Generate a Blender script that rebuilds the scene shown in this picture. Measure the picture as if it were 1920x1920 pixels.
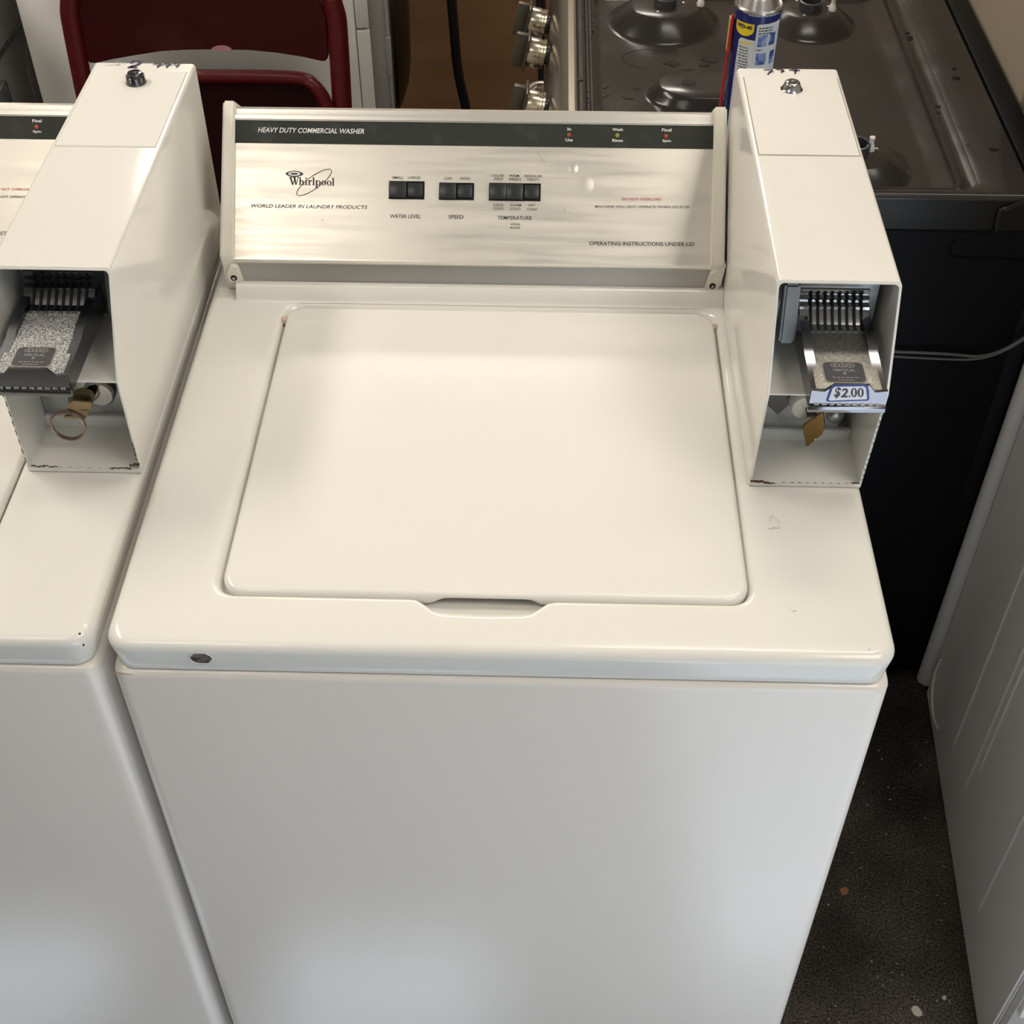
import bpy, bmesh, math, random
from mathutils import Vector as V, Matrix
for o in list(bpy.data.objects): bpy.data.objects.remove(o)
S = bpy.context.scene; COL = S.collection
random.seed(7)
PI = math.pi
H = 0.914            # height of the washer tops above the floor (z below is measured from there, then lifted by H)

# ------------------------------------------------------------------ camera
CAM = V((0.3553649, -0.68899817, 0.84836155)); YAW, PITCH, ROLL, FOC = -0.0290, 0.7838, -0.0017, 2520.5
def basis():
    cy, sy, cp, sp = math.cos(YAW), math.sin(YAW), math.cos(PITCH), math.sin(PITCH)
    f = V((sy*cp, cy*cp, -sp)); r = V((cy, -sy, 0)); u = r.cross(f)
    cr, sr = math.cos(ROLL), math.sin(ROLL)
    return cr*r+sr*u, -sr*r+cr*u, f
RR, UU, FF = basis()
cd = bpy.data.cameras.new('camera'); cam = bpy.data.objects.new('camera', cd); COL.objects.link(cam)
cd.sensor_width = 36; cd.lens = FOC/1920*36; cd.clip_start = 0.02; cd.clip_end = 50
m = Matrix((RR, UU, -FF)).transposed().to_4x4(); m.translation = CAM+V((0, 0, H)); cam.matrix_world = m
S.camera = cam

# ------------------------------------------------------------------ light
w = bpy.data.worlds.new('world'); S.world = w; w.use_nodes = True
w.node_tree.nodes['Background'].inputs[0].default_value = (0.80, 0.90, 1.0, 1); w.node_tree.nodes['Background'].inputs[1].default_value = 0.6
def area(name, loc, target, sx, sy, power, col):
    l = bpy.data.lights.new(name, 'AREA'); l.shape = 'RECTANGLE'; l.size = sx; l.size_y = sy; l.energy = power; l.color = col
    o = bpy.data.objects.new(name, l); COL.objects.link(o); o.location = loc
    o.rotation_euler = (V(target)-V(loc)).to_track_quat('-Z', 'Y').to_euler(); return o
WARM = (1.0, 0.925, 0.81); DAY = (0.80, 0.91, 1.0)
area('ceiling_lamp_over', (1.2, 0.90, 2.66), (1.2, 0.90, 0), 1.5, 0.2, 13, WARM)
area('ceiling_lamp_left', (-0.55, -0.7, 2.66), (-0.55, -0.7, 0), 0.7, 0.7, 6.5, WARM)
area('ceiling_lamp_right', (1.5, -0.55, 2.66), (1.5, -0.55, 0), 1.0, 1.0, 21, WARM)
area('added_fill_far_left', (-1.3, 0.95, 2.66), (-1.3, 0.95, 0), 0.3, 1.2, 31, WARM)  # unseen lamp added to brighten the fridge, tan wall and background
area('added_fill_back', (0.0, 2.95, 2.66), (0.0, 2.95, 0), 1.2, 0.3, 36, WARM)  # added fill, no visible source, lifts the far end of the room
area('doorway_daylight', (1.42, -2.56, 1.0), (0.9, 0.3, 0.8), 0.9, 1.7, 8, DAY)
sl = bpy.data.lights.new('sun', 'SUN'); sl.energy = 66; sl.angle = 0.05; sl.color = (0.80, 0.90, 1.0)
sun = bpy.data.objects.new('sun', sl); COL.objects.link(sun); sun.location = (0, -4, 4)
sun.rotation_euler = V((0.0, 2.4, -2.16)).to_track_quat('-Z', 'Y').to_euler()
S.view_settings.view_transform = 'Standard'; S.view_settings.look = 'None'; S.view_settings.exposure = 0.0; S.view_settings.gamma = 1.0
S.view_settings.use_curve_mapping = False

# ------------------------------------------------------------------ rays onto real planes (all z relative to washer top)
def ray(px, py): return FF+RR*((px-960)/FOC)-UU*((py-960)/FOC)
def on(px, py, ax, val):
    d = ray(px, py); i = 'xyz'.index(ax); return CAM+d*((val-CAM[i])/d[i])
def onp(px, py, P, n):
    d = ray(px, py); n = V(n); return CAM+d*((V(P)-CAM).dot(n)/d.dot(n))

# ------------------------------------------------------------------ materials
def mat(name, col, rough=0.5, metal=0.0, **k):
    m = bpy.data.materials.new(name); m.use_nodes = True; nt = m.node_tree; b = nt.nodes['Principled BSDF']
    b.inputs['Base Color'].default_value = (*col, 1); b.inputs['Roughness'].default_value = rough; b.inputs['Metallic'].default_value = metal
    if 'aniso' in k: b.inputs['Anisotropic'].default_value = k['aniso']
    if 'spec' in k: b.inputs['Specular IOR Level'].default_value = k['spec']
    if 'coat' in k: b.inputs['Coat Weight'].default_value = k['coat']; b.inputs['Coat Roughness'].default_value = 0.05
    if 'emit' in k: b.inputs['Emission Color'].default_value = (*col, 1); b.inputs['Emission Strength'].default_value = k['emit']
    tc = nt.nodes.new('ShaderNodeTexCoord')
    def noise(scale, detail=4, stretch=None):
        n = nt.nodes.new('ShaderNodeTexNoise'); n.inputs['Scale'].default_value = scale; n.inputs['Detail'].default_value = detail
        mp = nt.nodes.new('ShaderNodeMapping'); mp.inputs['Scale'].default_value = stretch or (1, 1, 1)
        nt.links.new(tc.outputs['Object'], mp.inputs['Vector']); nt.links.new(mp.outputs[0], n.inputs['Vector']); return n
    if 'mix' in k:      # (colour2, scale, lo, hi, stretch)
        c2, sc, lo, hi, st = k['mix']; n = noise(sc, 6, st)
        r = nt.nodes.new('ShaderNodeValToRGB'); r.color_ramp.elements[0].position = lo; r.color_ramp.elements[1].position = hi
        r.color_ramp.elements[0].color = (*col, 1); r.color_ramp.elements[1].color = (*c2, 1)
        nt.links.new(n.outputs['Fac'], r.inputs['Fac']); nt.links.new(r.outputs['Color'], b.inputs['Base Color'])
    if 'bump' in k:     # (scale, strength, distance, stretch)
        sc, stg, dist, st = k['bump']; n = noise(sc, 3, st); bp = nt.nodes.new('ShaderNodeBump')
        bp.inputs['Strength'].default_value = stg; bp.inputs['Distance'].default_value = dist
        nt.links.new(n.outputs['Fac'], bp.inputs['Height']); nt.links.new(bp.outputs[0], b.inputs['Normal'])
    if 'rvar' in k:     # roughness variation (scale, lo, hi, stretch)
        sc, lo, hi, st = k['rvar']; n = noise(sc, 5, st); mr = nt.nodes.new('ShaderNodeMapRange')
        mr.inputs['To Min'].default_value = lo; mr.inputs['To Max'].default_value = hi; mr.inputs['From Min'].default_value = 0.3; mr.inputs['From Max'].default_value = 0.7
        nt.links.new(n.outputs['Fac'], mr.inputs['Value']); nt.links.new(mr.outputs[0], b.inputs['Roughness'])
    return m
M = dict(
    enamel=mat('white_enamel', (0.80, 0.785, 0.74), 0.12, mix=((0.77, 0.75, 0.70), 3.0, 0.45, 0.75, None)),
    cabinet=mat('white_cabinet_enamel', (0.79, 0.75, 0.70), 0.2),
    cap=mat('cream_plastic', (0.78, 0.74, 0.65), 0.35),
    steel=mat('brushed_stainless', (0.80, 0.755, 0.68), 0.34, 1.0, bump=(40, 0.06, 0.0006, (1, 40, 40)), rvar=(8, 0.28, 0.42, (1, 12, 12))),
    trim=mat('aluminium_trim', (0.86, 0.83, 0.77), 0.3, 1.0),
    strip=mat('dull_stainless', (0.48, 0.46, 0.43), 0.42, 1.0, bump=(60, 0.05, 0.001, (1, 60, 60))),
    stripe=mat('dark_grey_print', (0.030, 0.034, 0.029), 0.5, spec=0.2, mix=((0.06, 0.065, 0.06), 40, 0.55, 0.8, None)),
    ink=mat('black_ink', (0.03, 0.028, 0.03), 0.5), red_ink=mat('red_ink', (0.5, 0.05, 0.04), 0.5), white_ink=mat('white_ink', (0.8, 0.8, 0.78), 0.5),
    marker=mat('marker_ink', (0.02, 0.015, 0.05), 0.4), faint=mat('faded_marker_ink', (0.38, 0.37, 0.36), 0.5),
    black=mat('black_plastic', (0.018, 0.02, 0.022), 0.3), void=mat('dark_recess', (0.006, 0.005, 0.006), 0.8),
    amber=mat('red_lens', (0.42, 0.07, 0.02), 0.15, coat=0.5), yellowlens=mat('yellow_lens', (0.35, 0.32, 0.06), 0.15, coat=0.5),
    chrome=mat('chrome', (0.50, 0.50, 0.50), 0.12, 1.0), galv=mat('galvanised_steel', (0.50, 0.52, 0.53), 0.32, 1.0, mix=((0.36, 0.38, 0.40), 60, 0.4, 0.6, None)),
    speckle=mat('painted_sparkle_steel', (0.85, 0.85, 0.83), 0.35, 0.35, mix=((0.10, 0.10, 0.11), 1100, 0.46, 0.56, None), bump=(1300, 0.8, 0.002, None)),  # sparkle of the plating is painted in as pale and dark specks
    worn=mat('worn_cast_metal', (0.45, 0.43, 0.38), 0.42, 1.0, mix=((0.30, 0.29, 0.26), 500, 0.42, 0.6, None), bump=(900, 0.3, 0.001, None)),
    badge=mat('dark_badge', (0.10, 0.10, 0.11), 0.4, 0.6), emboss=mat('raised_metal', (0.55, 0.53, 0.49), 0.35, 0.9),
    darkchrome=mat('dark_chrome', (0.25, 0.25, 0.27), 0.14, 1.0),
    blued=mat('blackened_steel', (0.15, 0.155, 0.165), 0.25, 1.0),
    bracket=mat('dull_bracket', (0.16, 0.165, 0.165), 0.4, 0.7),
    rust=mat('rust', (0.10, 0.03, 0.015), 0.8), grime_and_shade=mat('dark_grime_and_shade', (0.05, 0.035, 0.03), 0.7), gap=mat('rusty_seam', (0.36, 0.27, 0.23), 0.8),
    brass=mat('worn_brass', (0.22, 0.135, 0.05), 0.35, 1.0), oldbrass=mat('dull_brass', (0.32, 0.25, 0.14), 0.45, 0.9), copper=mat('coppery_ring', (0.42, 0.30, 0.26), 0.25, 1.0),
    labelblue=mat('label_blue', (0.015, 0.03, 0.25), 0.4), labelwhite=mat('label_white', (0.78, 0.80, 0.86), 0.4),
    stovetop=mat('black_porcelain', (0.022, 0.020, 0.019), 0.17, spec=0.32, mix=((0.032, 0.027, 0.024), 4, 0.4, 0.7, None), rvar=(14, 0.14, 0.3, None)),
    stoveside=mat('black_painted_steel', (0.003, 0.003, 0.004), 0.5, spec=0.12, bump=(500, 0.15, 0.0005, None)),
    stovesteel=mat('stove_stainless', (0.33, 0.295, 0.255), 0.28, 1.0), knob=mat('knob_metal', (0.50, 0.45, 0.36), 0.24, 1.0), ceramic=mat('white_ceramic', (0.8, 0.77, 0.73), 0.3),
    knobface=mat('knob_grip', (0.10, 0.09, 0.075), 0.4, 0.7),
    canblue=mat('can_blue', (0.012, 0.018, 0.14), 0.25), canwhite=mat('can_label', (0.62, 0.66, 0.72), 0.35), canyellow=mat('can_yellow', (0.80, 0.62, 0.02), 0.35), canpic=mat('can_picture_blue', (0.03, 0.08, 0.32), 0.35, mix=((0.30, 0.42, 0.66), 90, 0.45, 0.6, None)),
    cansilver=mat('can_silver', (0.55, 0.54, 0.53), 0.25, 1.0), straw=mat('red_straw', (0.42, 0.02, 0.035), 0.35), tape=mat('yellow_tape', (0.62, 0.45, 0.10), 0.5),
    chair=mat('maroon_paint', (0.034, 0.0018, 0.0035), 0.38, spec=0.15, mix=((0.052, 0.010, 0.012), 9, 0.55, 0.8, None)), chairframe=mat('red_paint', (0.075, 0.004, 0.006), 0.25, spec=0.3, mix=((0.16, 0.04, 0.03), 30, 0.62, 0.8, None)),
    pink=mat('pink_rubber', (0.38, 0.17, 0.22), 0.5),
    appwhite=mat('white_appliance', (0.90, 0.89, 0.87), 0.35), appgrey=mat('appliance_grey', (0.30, 0.29, 0.28), 0.4), blackgloss=mat('black_glass', (0.008, 0.007, 0.006), 0.3, spec=0.2),
    darkapp=mat('dark_grey_appliance', (0.42, 0.42, 0.40), 0.45), fridge=mat('grey_textured_steel', (0.60, 0.58, 0.555), 0.5, bump=(900, 0.15, 0.0005, None)),
    fridgedoor=mat('grey_door', (0.62, 0.60, 0.57), 0.4, 0.1), gasket=mat('dark_gasket', (0.03, 0.03, 0.03), 0.6), cardboard=mat('cardboard', (0.40, 0.22, 0.11), 0.85, mix=((0.31, 0.165, 0.08), 2.5, 0.4, 0.65, (1, 1, 3))),
    tear=mat('torn_paper', (0.28, 0.19, 0.13), 0.9), rubber=mat('black_rubber', (0.01, 0.01, 0.012), 0.4), cable=mat('grey_cable', (0.10, 0.095, 0.09), 0.4), cream_tone=mat('plain_cream', (0.80, 0.76, 0.68), 0.5),
    flake=mat('pale_flake', (0.5, 0.45, 0.38), 0.8), leaf=mat('orange_flake', (0.28, 0.11, 0.05), 0.8),
    concrete=mat('dull_concrete', (0.10, 0.10, 0.105), 0.8, mix=((0.08, 0.082, 0.088), 3, 0.4, 0.7, None)),
    walld=mat('dark_wall', (0.25, 0.23, 0.20), 0.85),
    wall=mat('tan_wall', (0.33, 0.27, 0.21), 0.8, bump=(60, 0.2, 0.002, None)), wallw=mat('pale_wall', (0.72, 0.69, 0.62), 0.85), ceil=mat('ceiling_white', (0.75, 0.71, 0.64), 0.9),
)
def carpet():
    m = mat('black_carpet', (0.014, 0.012, 0.011), 0.95, bump=(260, 1.0, 0.006, None)); nt = m.node_tree; b = nt.nodes['Principled BSDF']
    b.inputs['Specular IOR Level'].default_value = 0.15
    tc = nt.nodes.new('ShaderNodeTexCoord')
    def tex(kind, sc, **k):
        n = nt.nodes.new(kind); n.inputs['Scale'].default_value = sc
        for a, v in k.items(): n.inputs[a].default_value = v
        nt.links.new(tc.outputs['Object'], n.inputs['Vector']); return n
    n1 = tex('ShaderNodeTexNoise', 6, Detail=5); n2 = tex('ShaderNodeTexNoise', 340, Detail=2)
    r1 = nt.nodes.new('ShaderNodeValToRGB'); r1.color_ramp.elements[0].color = (0.032, 0.029, 0.026, 1); r1.color_ramp.elements[1].color = (0.085, 0.076, 0.068, 1)
    r1.color_ramp.elements[0].position = .38; r1.color_ramp.elements[1].position = .68
    nt.links.new(n1.outputs['Fac'], r1.inputs['Fac'])
    r2 = nt.nodes.new('ShaderNodeValToRGB'); r2.color_ramp.elements[0].color = (0.45, 0.45, 0.45, 1); r2.color_ramp.elements[1].color = (2.6, 2.5, 2.3, 1)
    r2.color_ramp.elements[0].position = .35; r2.color_ramp.elements[1].position = .78
    nt.links.new(n2.outputs['Fac'], r2.inputs['Fac'])
    mx = nt.nodes.new('ShaderNodeMix'); mx.data_type = 'RGBA'; mx.blend_type = 'MULTIPLY'; mx.inputs[0].default_value = 1
    nt.links.new(r1.outputs[0], mx.inputs[6]); nt.links.new(r2.outputs[0], mx.inputs[7])
    vo = tex('ShaderNodeTexVoronoi', 70); th = nt.nodes.new('ShaderNodeMath'); th.operation = 'LESS_THAN'; th.inputs[1].default_value = 0.115
    n3 = tex('ShaderNodeTexNoise', 23, Detail=1); t3 = nt.nodes.new('ShaderNodeMath'); t3.operation = 'GREATER_THAN'; t3.inputs[1].default_value = 0.52
    mul = nt.nodes.new('ShaderNodeMath'); mul.operation = 'MULTIPLY'
    nt.links.new(vo.outputs['Distance'], th.inputs[0]); nt.links.new(n3.outputs['Fac'], t3.inputs[0]); nt.links.new(th.outputs[0], mul.inputs[0]); nt.links.new(t3.outputs[0], mul.inputs[1])
    m2 = nt.nodes.new('ShaderNodeMix'); m2.data_type = 'RGBA'; m2.inputs[7].default_value = (0.30, 0.27, 0.23, 1)
    nt.links.new(mul.outputs[0], m2.inputs[0]); nt.links.new(mx.outputs[2], m2.inputs[6]); nt.links.new(m2.outputs[2], b.inputs['Base Color'])
    return m
M['carpet'] = carpet()

# ------------------------------------------------------------------ object helpers
def thing(name, label, cat, loc, rz=0.0, group=None):
    o = bpy.data.objects.new(name, None); COL.objects.link(o); o.location = (loc[0], loc[1], loc[2]+H); o.rotation_euler = (0, 0, rz)
    o.empty_display_size = 0.05; o['label'] = label; o['category'] = cat
    if group: o['group'] = group
    return o
def root_of(o):
    while o.parent: o = o.parent
    return o
def link(name, me, parent=None, label=None, local=False):
    o = bpy.data.objects.new(name, me); COL.objects.link(o)
    if parent:
        if not local:
            rt = root_of(parent); R = Matrix.Translation(rt.location) @ rt.rotation_euler.to_matrix().to_4x4()
            me.transform(R.inverted() @ Matrix.Translation((0, 0, H)))
        o.parent = parent
    elif not local: me.transform(Matrix.Translation((0, 0, H)))
    if label: o['label'] = label
    return o
def fin(name, bm, mats, parent=None, smooth=40, label=None, local=False, normals=True):
    if normals: bmesh.ops.recalc_face_normals(bm, faces=bm.faces)
    me = bpy.data.meshes.new(name); bm.to_mesh(me); bm.free()
    for x in (mats if isinstance(mats, (list, tuple)) else [mats]): me.materials.append(M[x] if isinstance(x, str) else x)
    if smooth:
        for p in me.polygons: p.use_smooth = True
        try: me.set_sharp_from_angle(angle=math.radians(smooth))
        except Exception: pass
    return link(name, me, parent, label, local)
def struct(o): o['kind'] = 'structure'; return o
def tag(o, label, cat, group=None):
    o['label'] = label; o['category'] = cat
    if group: o['group'] = group
    return o
def box(bm, x0, x1, y0, y1, z0, z1, bev=0.0, seg=2, mi=0):
    r = bmesh.ops.create_cube(bm, size=1); vs = r['verts']
    for v in vs: v.co = V(((x0+x1)/2+v.co.x*(x1-x0), (y0+y1)/2+v.co.y*(y1-y0), (z0+z1)/2+v.co.z*(z1-z0)))
    fs = list({f for v in vs for f in v.link_faces}); es = list({e for v in vs for e in v.link_edges})
    for f in fs: f.material_index = mi
    if bev: 
        rr = bmesh.ops.bevel(bm, geom=es, offset=bev, segments=seg, profile=0.5, affect='EDGES')
        for f in rr['faces']: f.material_index = mi
def obox(bm, O, ex, ey, ez, a, b, bev=0.0, mi=0, seg=2):   # oriented box, a/b corner coordinates in the frame
    r = bmesh.ops.create_cube(bm, size=1); vs = r['verts']; O, ex, ey, ez = V(O), V(ex), V(ey), V(ez)
    for v in vs:
        c = [(a[i]+b[i])/2+v.co[i]*(b[i]-a[i]) for i in range(3)]; v.co = O+ex*c[0]+ey*c[1]+ez*c[2]
    es = list({e for v in vs for e in v.link_edges})
    for f in {f for v in vs for f in v.link_faces}: f.material_index = mi
    if bev:
        rr = bmesh.ops.bevel(bm, geom=es, offset=bev, segments=seg, profile=0.5, affect='EDGES')
        for f in rr['faces']: f.material_index = mi
def prism(bm, pts, d, mi=0):      # polygon (3-D points) extruded along vector d
    d = V(d); a = [bm.verts.new(V(p)) for p in pts]; b = [bm.verts.new(V(p)+d) for p in pts]; n = len(pts)
    fs = [bm.faces.new(a), bm.faces.new(list(reversed(b)))]
    for i in range(n): fs.append(bm.faces.new((a[i], b[i], b[(i+1) % n], a[(i+1) % n])))
    for f in fs: f.material_index = mi
    return fs
def bridge(bm, loops, closed=True, cap0=False, cap1=False, mi=0):
    L = [[bm.verts.new(V(p)) for p in lp] for lp in loops]; n = len(L[0])
    for a, b in zip(L, L[1:]):
        for i in range(n if closed else n-1):
            f = bm.faces.new((a[i], a[(i+1) % n], b[(i+1) % n], b[i])); f.material_index = mi
    if cap0: bm.faces.new(list(reversed(L[0]))).material_index = mi
    if cap1: bm.faces.new(L[-1]).material_index = mi
    return L
def tube(bm, pts, r, n=10, cap=True, mi=0, closed=False, flat=1.0):
    pts = [V(p) for p in pts]; loops = []; N = len(pts); up = None
    for i, p in enumerate(pts):
        a = pts[(i-1) % N] if (i > 0 or closed) else p; b = pts[(i+1) % N] if (i < N-1 or closed) else p
        t = (b-a).normalized()
        if up is None: up = V((0, 0, 1)) if abs(t.z) < .9 else V((1, 0, 0))
        s = t.cross(up).normalized(); up = s.cross(t).normalized()
        rad = r[i] if isinstance(r, (list, tuple)) else r
        loops.append([p+(s*math.cos(2*PI*k/n)+up*math.sin(2*PI*k/n)*flat)*rad for k in range(n)])
    if closed: loops.append(loops[0])
    bridge(bm, loops, True, cap and not closed, cap and not closed, mi)
    if closed: bmesh.ops.remove_doubles(bm, verts=bm.verts, dist=1e-6)
def lathe(bm, O, prof, n=32, ax=V((0, 0, 1)), sx=1.0, mi=0, cap0=True, cap1=True):   # prof: (radius, height)
    ax = V(ax).normalized(); s = ax.cross(V((0, 1, 0)) if abs(ax.y) < .9 else V((1, 0, 0))).normalized(); t = ax.cross(s); O = V(O)
    bridge(bm, [[O+ax*h+s*(r*sx*math.cos(2*PI*k/n))+t*(r*math.sin(2*PI*k/n)) for k in range(n)] for r, h in prof], True, cap0, cap1, mi)
def smooth_path(P, k=6):          # Catmull-Rom
    P = [V(p) for p in P]; out = []
    for i in range(len(P)-1):
        p0, p1, p2, p3 = P[max(i-1, 0)], P[i], P[i+1], P[min(i+2, len(P)-1)]
        for j in range(k):
            t = j/k; out.append(0.5*((2*p1)+(p2-p0)*t+(2*p0-5*p1+4*p2-p3)*t*t+(3*p1-p0-3*p2+p3)*t**3))
    return out+[P[-1]]
def rr(x0, x1, y0, y1, r, nc=6, ns=24, notch=None):   # rounded rectangle, equal point count for any size
    P = []
    for (cx, cy, a0) in ((x0+r, y0+r, PI), (x1-r, y0+r, 1.5*PI), (x1-r, y1-r, 0), (x0+r, y1-r, .5*PI)):
        for k in range(nc+1):
            a = a0+.5*PI*k/nc; P.append([cx+r*math.cos(a), cy+r*math.sin(a)])
        nx, ny = {PI: (x1-r, y0), 1.5*PI: (x1, y1-r), 0: (x0+r, y1), .5*PI: (x0, y0+r)}[a0]
        sx_, sy_ = P[-1]
        for k in range(1, ns): P.append([sx_+(nx-sx_)*k/ns, sy_+(ny-sy_)*k/ns])
    if notch:
        for p in P:
            if p[1] < y0+1e-4: p[1] -= notch(p[0])
    return P
def mesh_boolean(o, cut):
    md = o.modifiers.new('cut', 'BOOLEAN'); md.object = cut; md.operation = 'DIFFERENCE'; md.solver = 'EXACT'
    dg = bpy.context.evaluated_depsgraph_get(); dg.update(); me = bpy.data.meshes.new_from_object(o.evaluated_get(dg)); o.modifiers.clear(); o.data = me
    bpy.data.objects.remove(cut)
def text_verts(s, bold=0.0, shear=0.0):       # returns bmesh of flat text scaled to the unit box
    c = bpy.data.curves.new('t', 'FONT'); c.body = s; c.size = 1; c.offset = bold; c.shear = shear; c.resolution_u = 3; c.fill_mode = 'FRONT'
    o = bpy.data.objects.new('t', c); COL.objects.link(o); dg = bpy.context.evaluated_depsgraph_get(); dg.update()
    me = bpy.data.meshes.new_from_object(o.evaluated_get(dg)); bpy.data.objects.remove(o); bpy.data.curves.remove(c)
    bm = bmesh.new(); bm.from_mesh(me); bpy.data.meshes.remove(me)
    xs = [v.co.x for v in bm.verts]; ys = [v.co.y for v in bm.verts]; x0, x1, y0, y1 = min(xs), max(xs), min(ys), max(ys)
    for v in bm.verts: v.co = V(((v.co.x-x0)/(x1-x0), (v.co.y-y0)/(y1-y0), 0))
    return bm
def put_text(s, O, ex, ey, n, material, parent, bold=0.0, shear=0.0, eps=0.0004, name='lettering', into=None):   # O lower-left corner, ex/ey full extents
    bm = text_verts(s, bold, shear); O, ex, ey, n = V(O), V(ex), V(ey), V(n)
    for v in bm.verts: v.co = O+ex*v.co.x+ey*v.co.y+n*eps
    if into is not None:
        me = bpy.data.meshes.new('x'); bm.to_mesh(me); bm.free(); into.from_mesh(me); bpy.data.meshes.remove(me); return None
    return fin(name, bm, material, parent, smooth=0, normals=False)
def ribbon(bm, pts, wdt, n, eps=0.0004):      # flat pen stroke on a surface with normal n
    pts = [V(p)+V(n)*eps for p in pts]; L, R = [], []
    for i, p in enumerate(pts):
        t = (pts[min(i+1, len(pts)-1)]-pts[max(i-1, 0)]).normalized(); s = t.cross(V(n)).normalized()
        wd = wdt[i] if isinstance(wdt, (list, tuple)) else wdt
        L.append(bm.verts.new(p+s*wd/2)); R.append(bm.verts.new(p-s*wd/2))
    for i in range(len(pts)-1): bm.faces.new((L[i], R[i], R[i+1], L[i+1]))

# ------------------------------------------------------------------ setting
def room():
    x0, x1, y0, y1, zf, zc = -2.6, 2.4, -2.6, 3.5, -H, 1.79
    bm = bmesh.new(); box(bm, x0-.1, x1+.1, -.03, y1+.1, zf-.05, zf); struct(fin('floor', bm, 'carpet', smooth=0))
    bm = bmesh.new(); box(bm, x0-.1, x1+.1, y0-1.5, -.03, zf-.05, zf); struct(fin('floor_front', bm, 'concrete', smooth=0))
    bm = bmesh.new(); box(bm, x0-.1, x1+.1, y0-.1, y1+.1, zc, zc+.05); struct(fin('ceiling', bm, 'ceil', smooth=0))
    bm = bmesh.new(); box(bm, x0-.1, x0, y0-.1, y1, zf, zc); struct(fin('wall_left', bm, 'wallw', smooth=0))
    bm = bmesh.new(); box(bm, x1, x1+.1, y0-.1, y1, zf, zc); struct(fin('wall_right', bm, 'walld', smooth=0))
    bm = bmesh.new(); box(bm, x0-.1, x1+.1, y1, y1+.1, zf, zc); struct(fin('wall_back', bm, 'walld', smooth=0))
    # front wall (behind the photographer): open doorway on the right and two unseen high slots added to shape sun patches on the floor
    wz0, wz1 = 2.06-H, 2.27-H
    bm = bmesh.new(); ya_ = y0-.02
    box(bm, x0-.1, x1+.1, ya_, y0, wz1, zc)
    box(bm, x0-.1, -.80, ya_, y0, zf, wz1); box(bm, -.22, .00, ya_, y0, wz0, wz1); box(bm, .30, .60, ya_, y0, wz0, wz1)
    box(bm, -.80, .60, ya_, y0, zf, wz0); box(bm, .60, 1.9, ya_, y0, 2.12-H, wz1); box(bm, 1.9, x1+.1, ya_, y0, zf, wz1)
    struct(fin('wall_front', bm, 'walld', smooth=0))
    bm = bmesh.new(); box(bm, .968, 1.07, .935, y1, zf, zc, .004); struct(fin('wall_partition', bm, 'wall', smooth=0))
room()

# ------------------------------------------------------------------ top-load washers
W = 0.648; T = 0.035; D = 0.655
A_ = V((0, .489, .0425)); ES = V((0, .694, .720)); NP = V((0, -.720, .694))      # console panel plane
def serif_word(parent, P, n, wdt, hgt, O):      # 'Whirlpool' built from stems, bowls and serifs; O lower-left, wdt/hgt vectors
    bm = bmesh.new()
    def q(*pts): bm.faces.new([bm.verts.new(V(O)+V(wdt)*x+V(hgt)*y+V(n)*.0004) for x, y in pts])
    def rect(x0, x1, y0, y1): q((x0, y0), (x1, y0), (x1, y1), (x0, y1))
    def ring(cx, cy, rx, ry, tx, ty, a0=0, a1=2*PI, N=24):
        for k in range(N):
            a, b = a0+(a1-a0)*k/N, a0+(a1-a0)*(k+1)/N
            q((cx+rx*math.cos(a), cy+ry*math.sin(a)), (cx+rx*math.cos(b), cy+ry*math.sin(b)), (cx+(rx-tx)*math.cos(b), cy+(ry-ty)*math.sin(b)), (cx+(rx-tx)*math.cos(a), cy+(ry-ty)*math.sin(a)))
    # x 0..1 for the word, y 0 baseline, 1 cap height, x-height .62
    q((.005, 1), (.05, 1), (.095, 0), (.065, 0)); q((.078, 0), (.092, 0), (.13, .9), (.115, .9)); q((.09, 1), (.135, 1), (.165, 0), (.138, 0)); q((.150, 0), (.163, 0), (.205, 1), (.19, 1))
    rect(-.01, .065, .95, 1.02); rect(.078, .145, .95, 1.02); rect(.175, .222, .95, 1.02)
    x = .225; rect(x, x+.03, 0, 1); rect(x-.012, x+.042, 0, .06); rect(x-.014, x+.02, .95, 1.0); ring(x+.055, .40, .042, .24, .030, .06, 0, PI, 12); rect(x+.067, x+.097, 0, .42); rect(x+.055, x+.109, 0, .06)
    x = .355; rect(x, x+.03, 0, .62); rect(x-.012, x+.042, 0, .06); rect(x-.014, x+.02, .57, .63); ring(x+.015, .86, .020, .10, .020, .10)
    x = .425; rect(x, x+.03, 0, .62); rect(x-.012, x+.046, 0, .06); rect(x-.014, x+.02, .57, .63); ring(x+.05, .42, .03, .22, .022, .07, .25*PI, PI, 8); ring(x+.066, .54, .016, .08, .016, .08)
    x = .52; rect(x, x+.03, 0, 1); rect(x-.012, x+.042, 0, .06); rect(x-.014, x+.02, .95, 1.0)
    x = .585; rect(x, x+.03, -.32, .62); rect(x-.012, x+.045, -.36, -.30); rect(x-.014, x+.02, .57, .63); ring(x+.052, .31, .055, .33, .032, .055)
    ring(.755, .31, .053, .33, .030, .05); ring(.872, .31, .053, .33, .030, .05)
    x = .945; rect(x, x+.03, 0, 1); rect(x-.012, x+.042, 0, .06); rect(x-.014, x+.02, .95, 1.0)
    return fin('brand_lettering', bm, 'ink', parent, smooth=0, normals=False)

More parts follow.
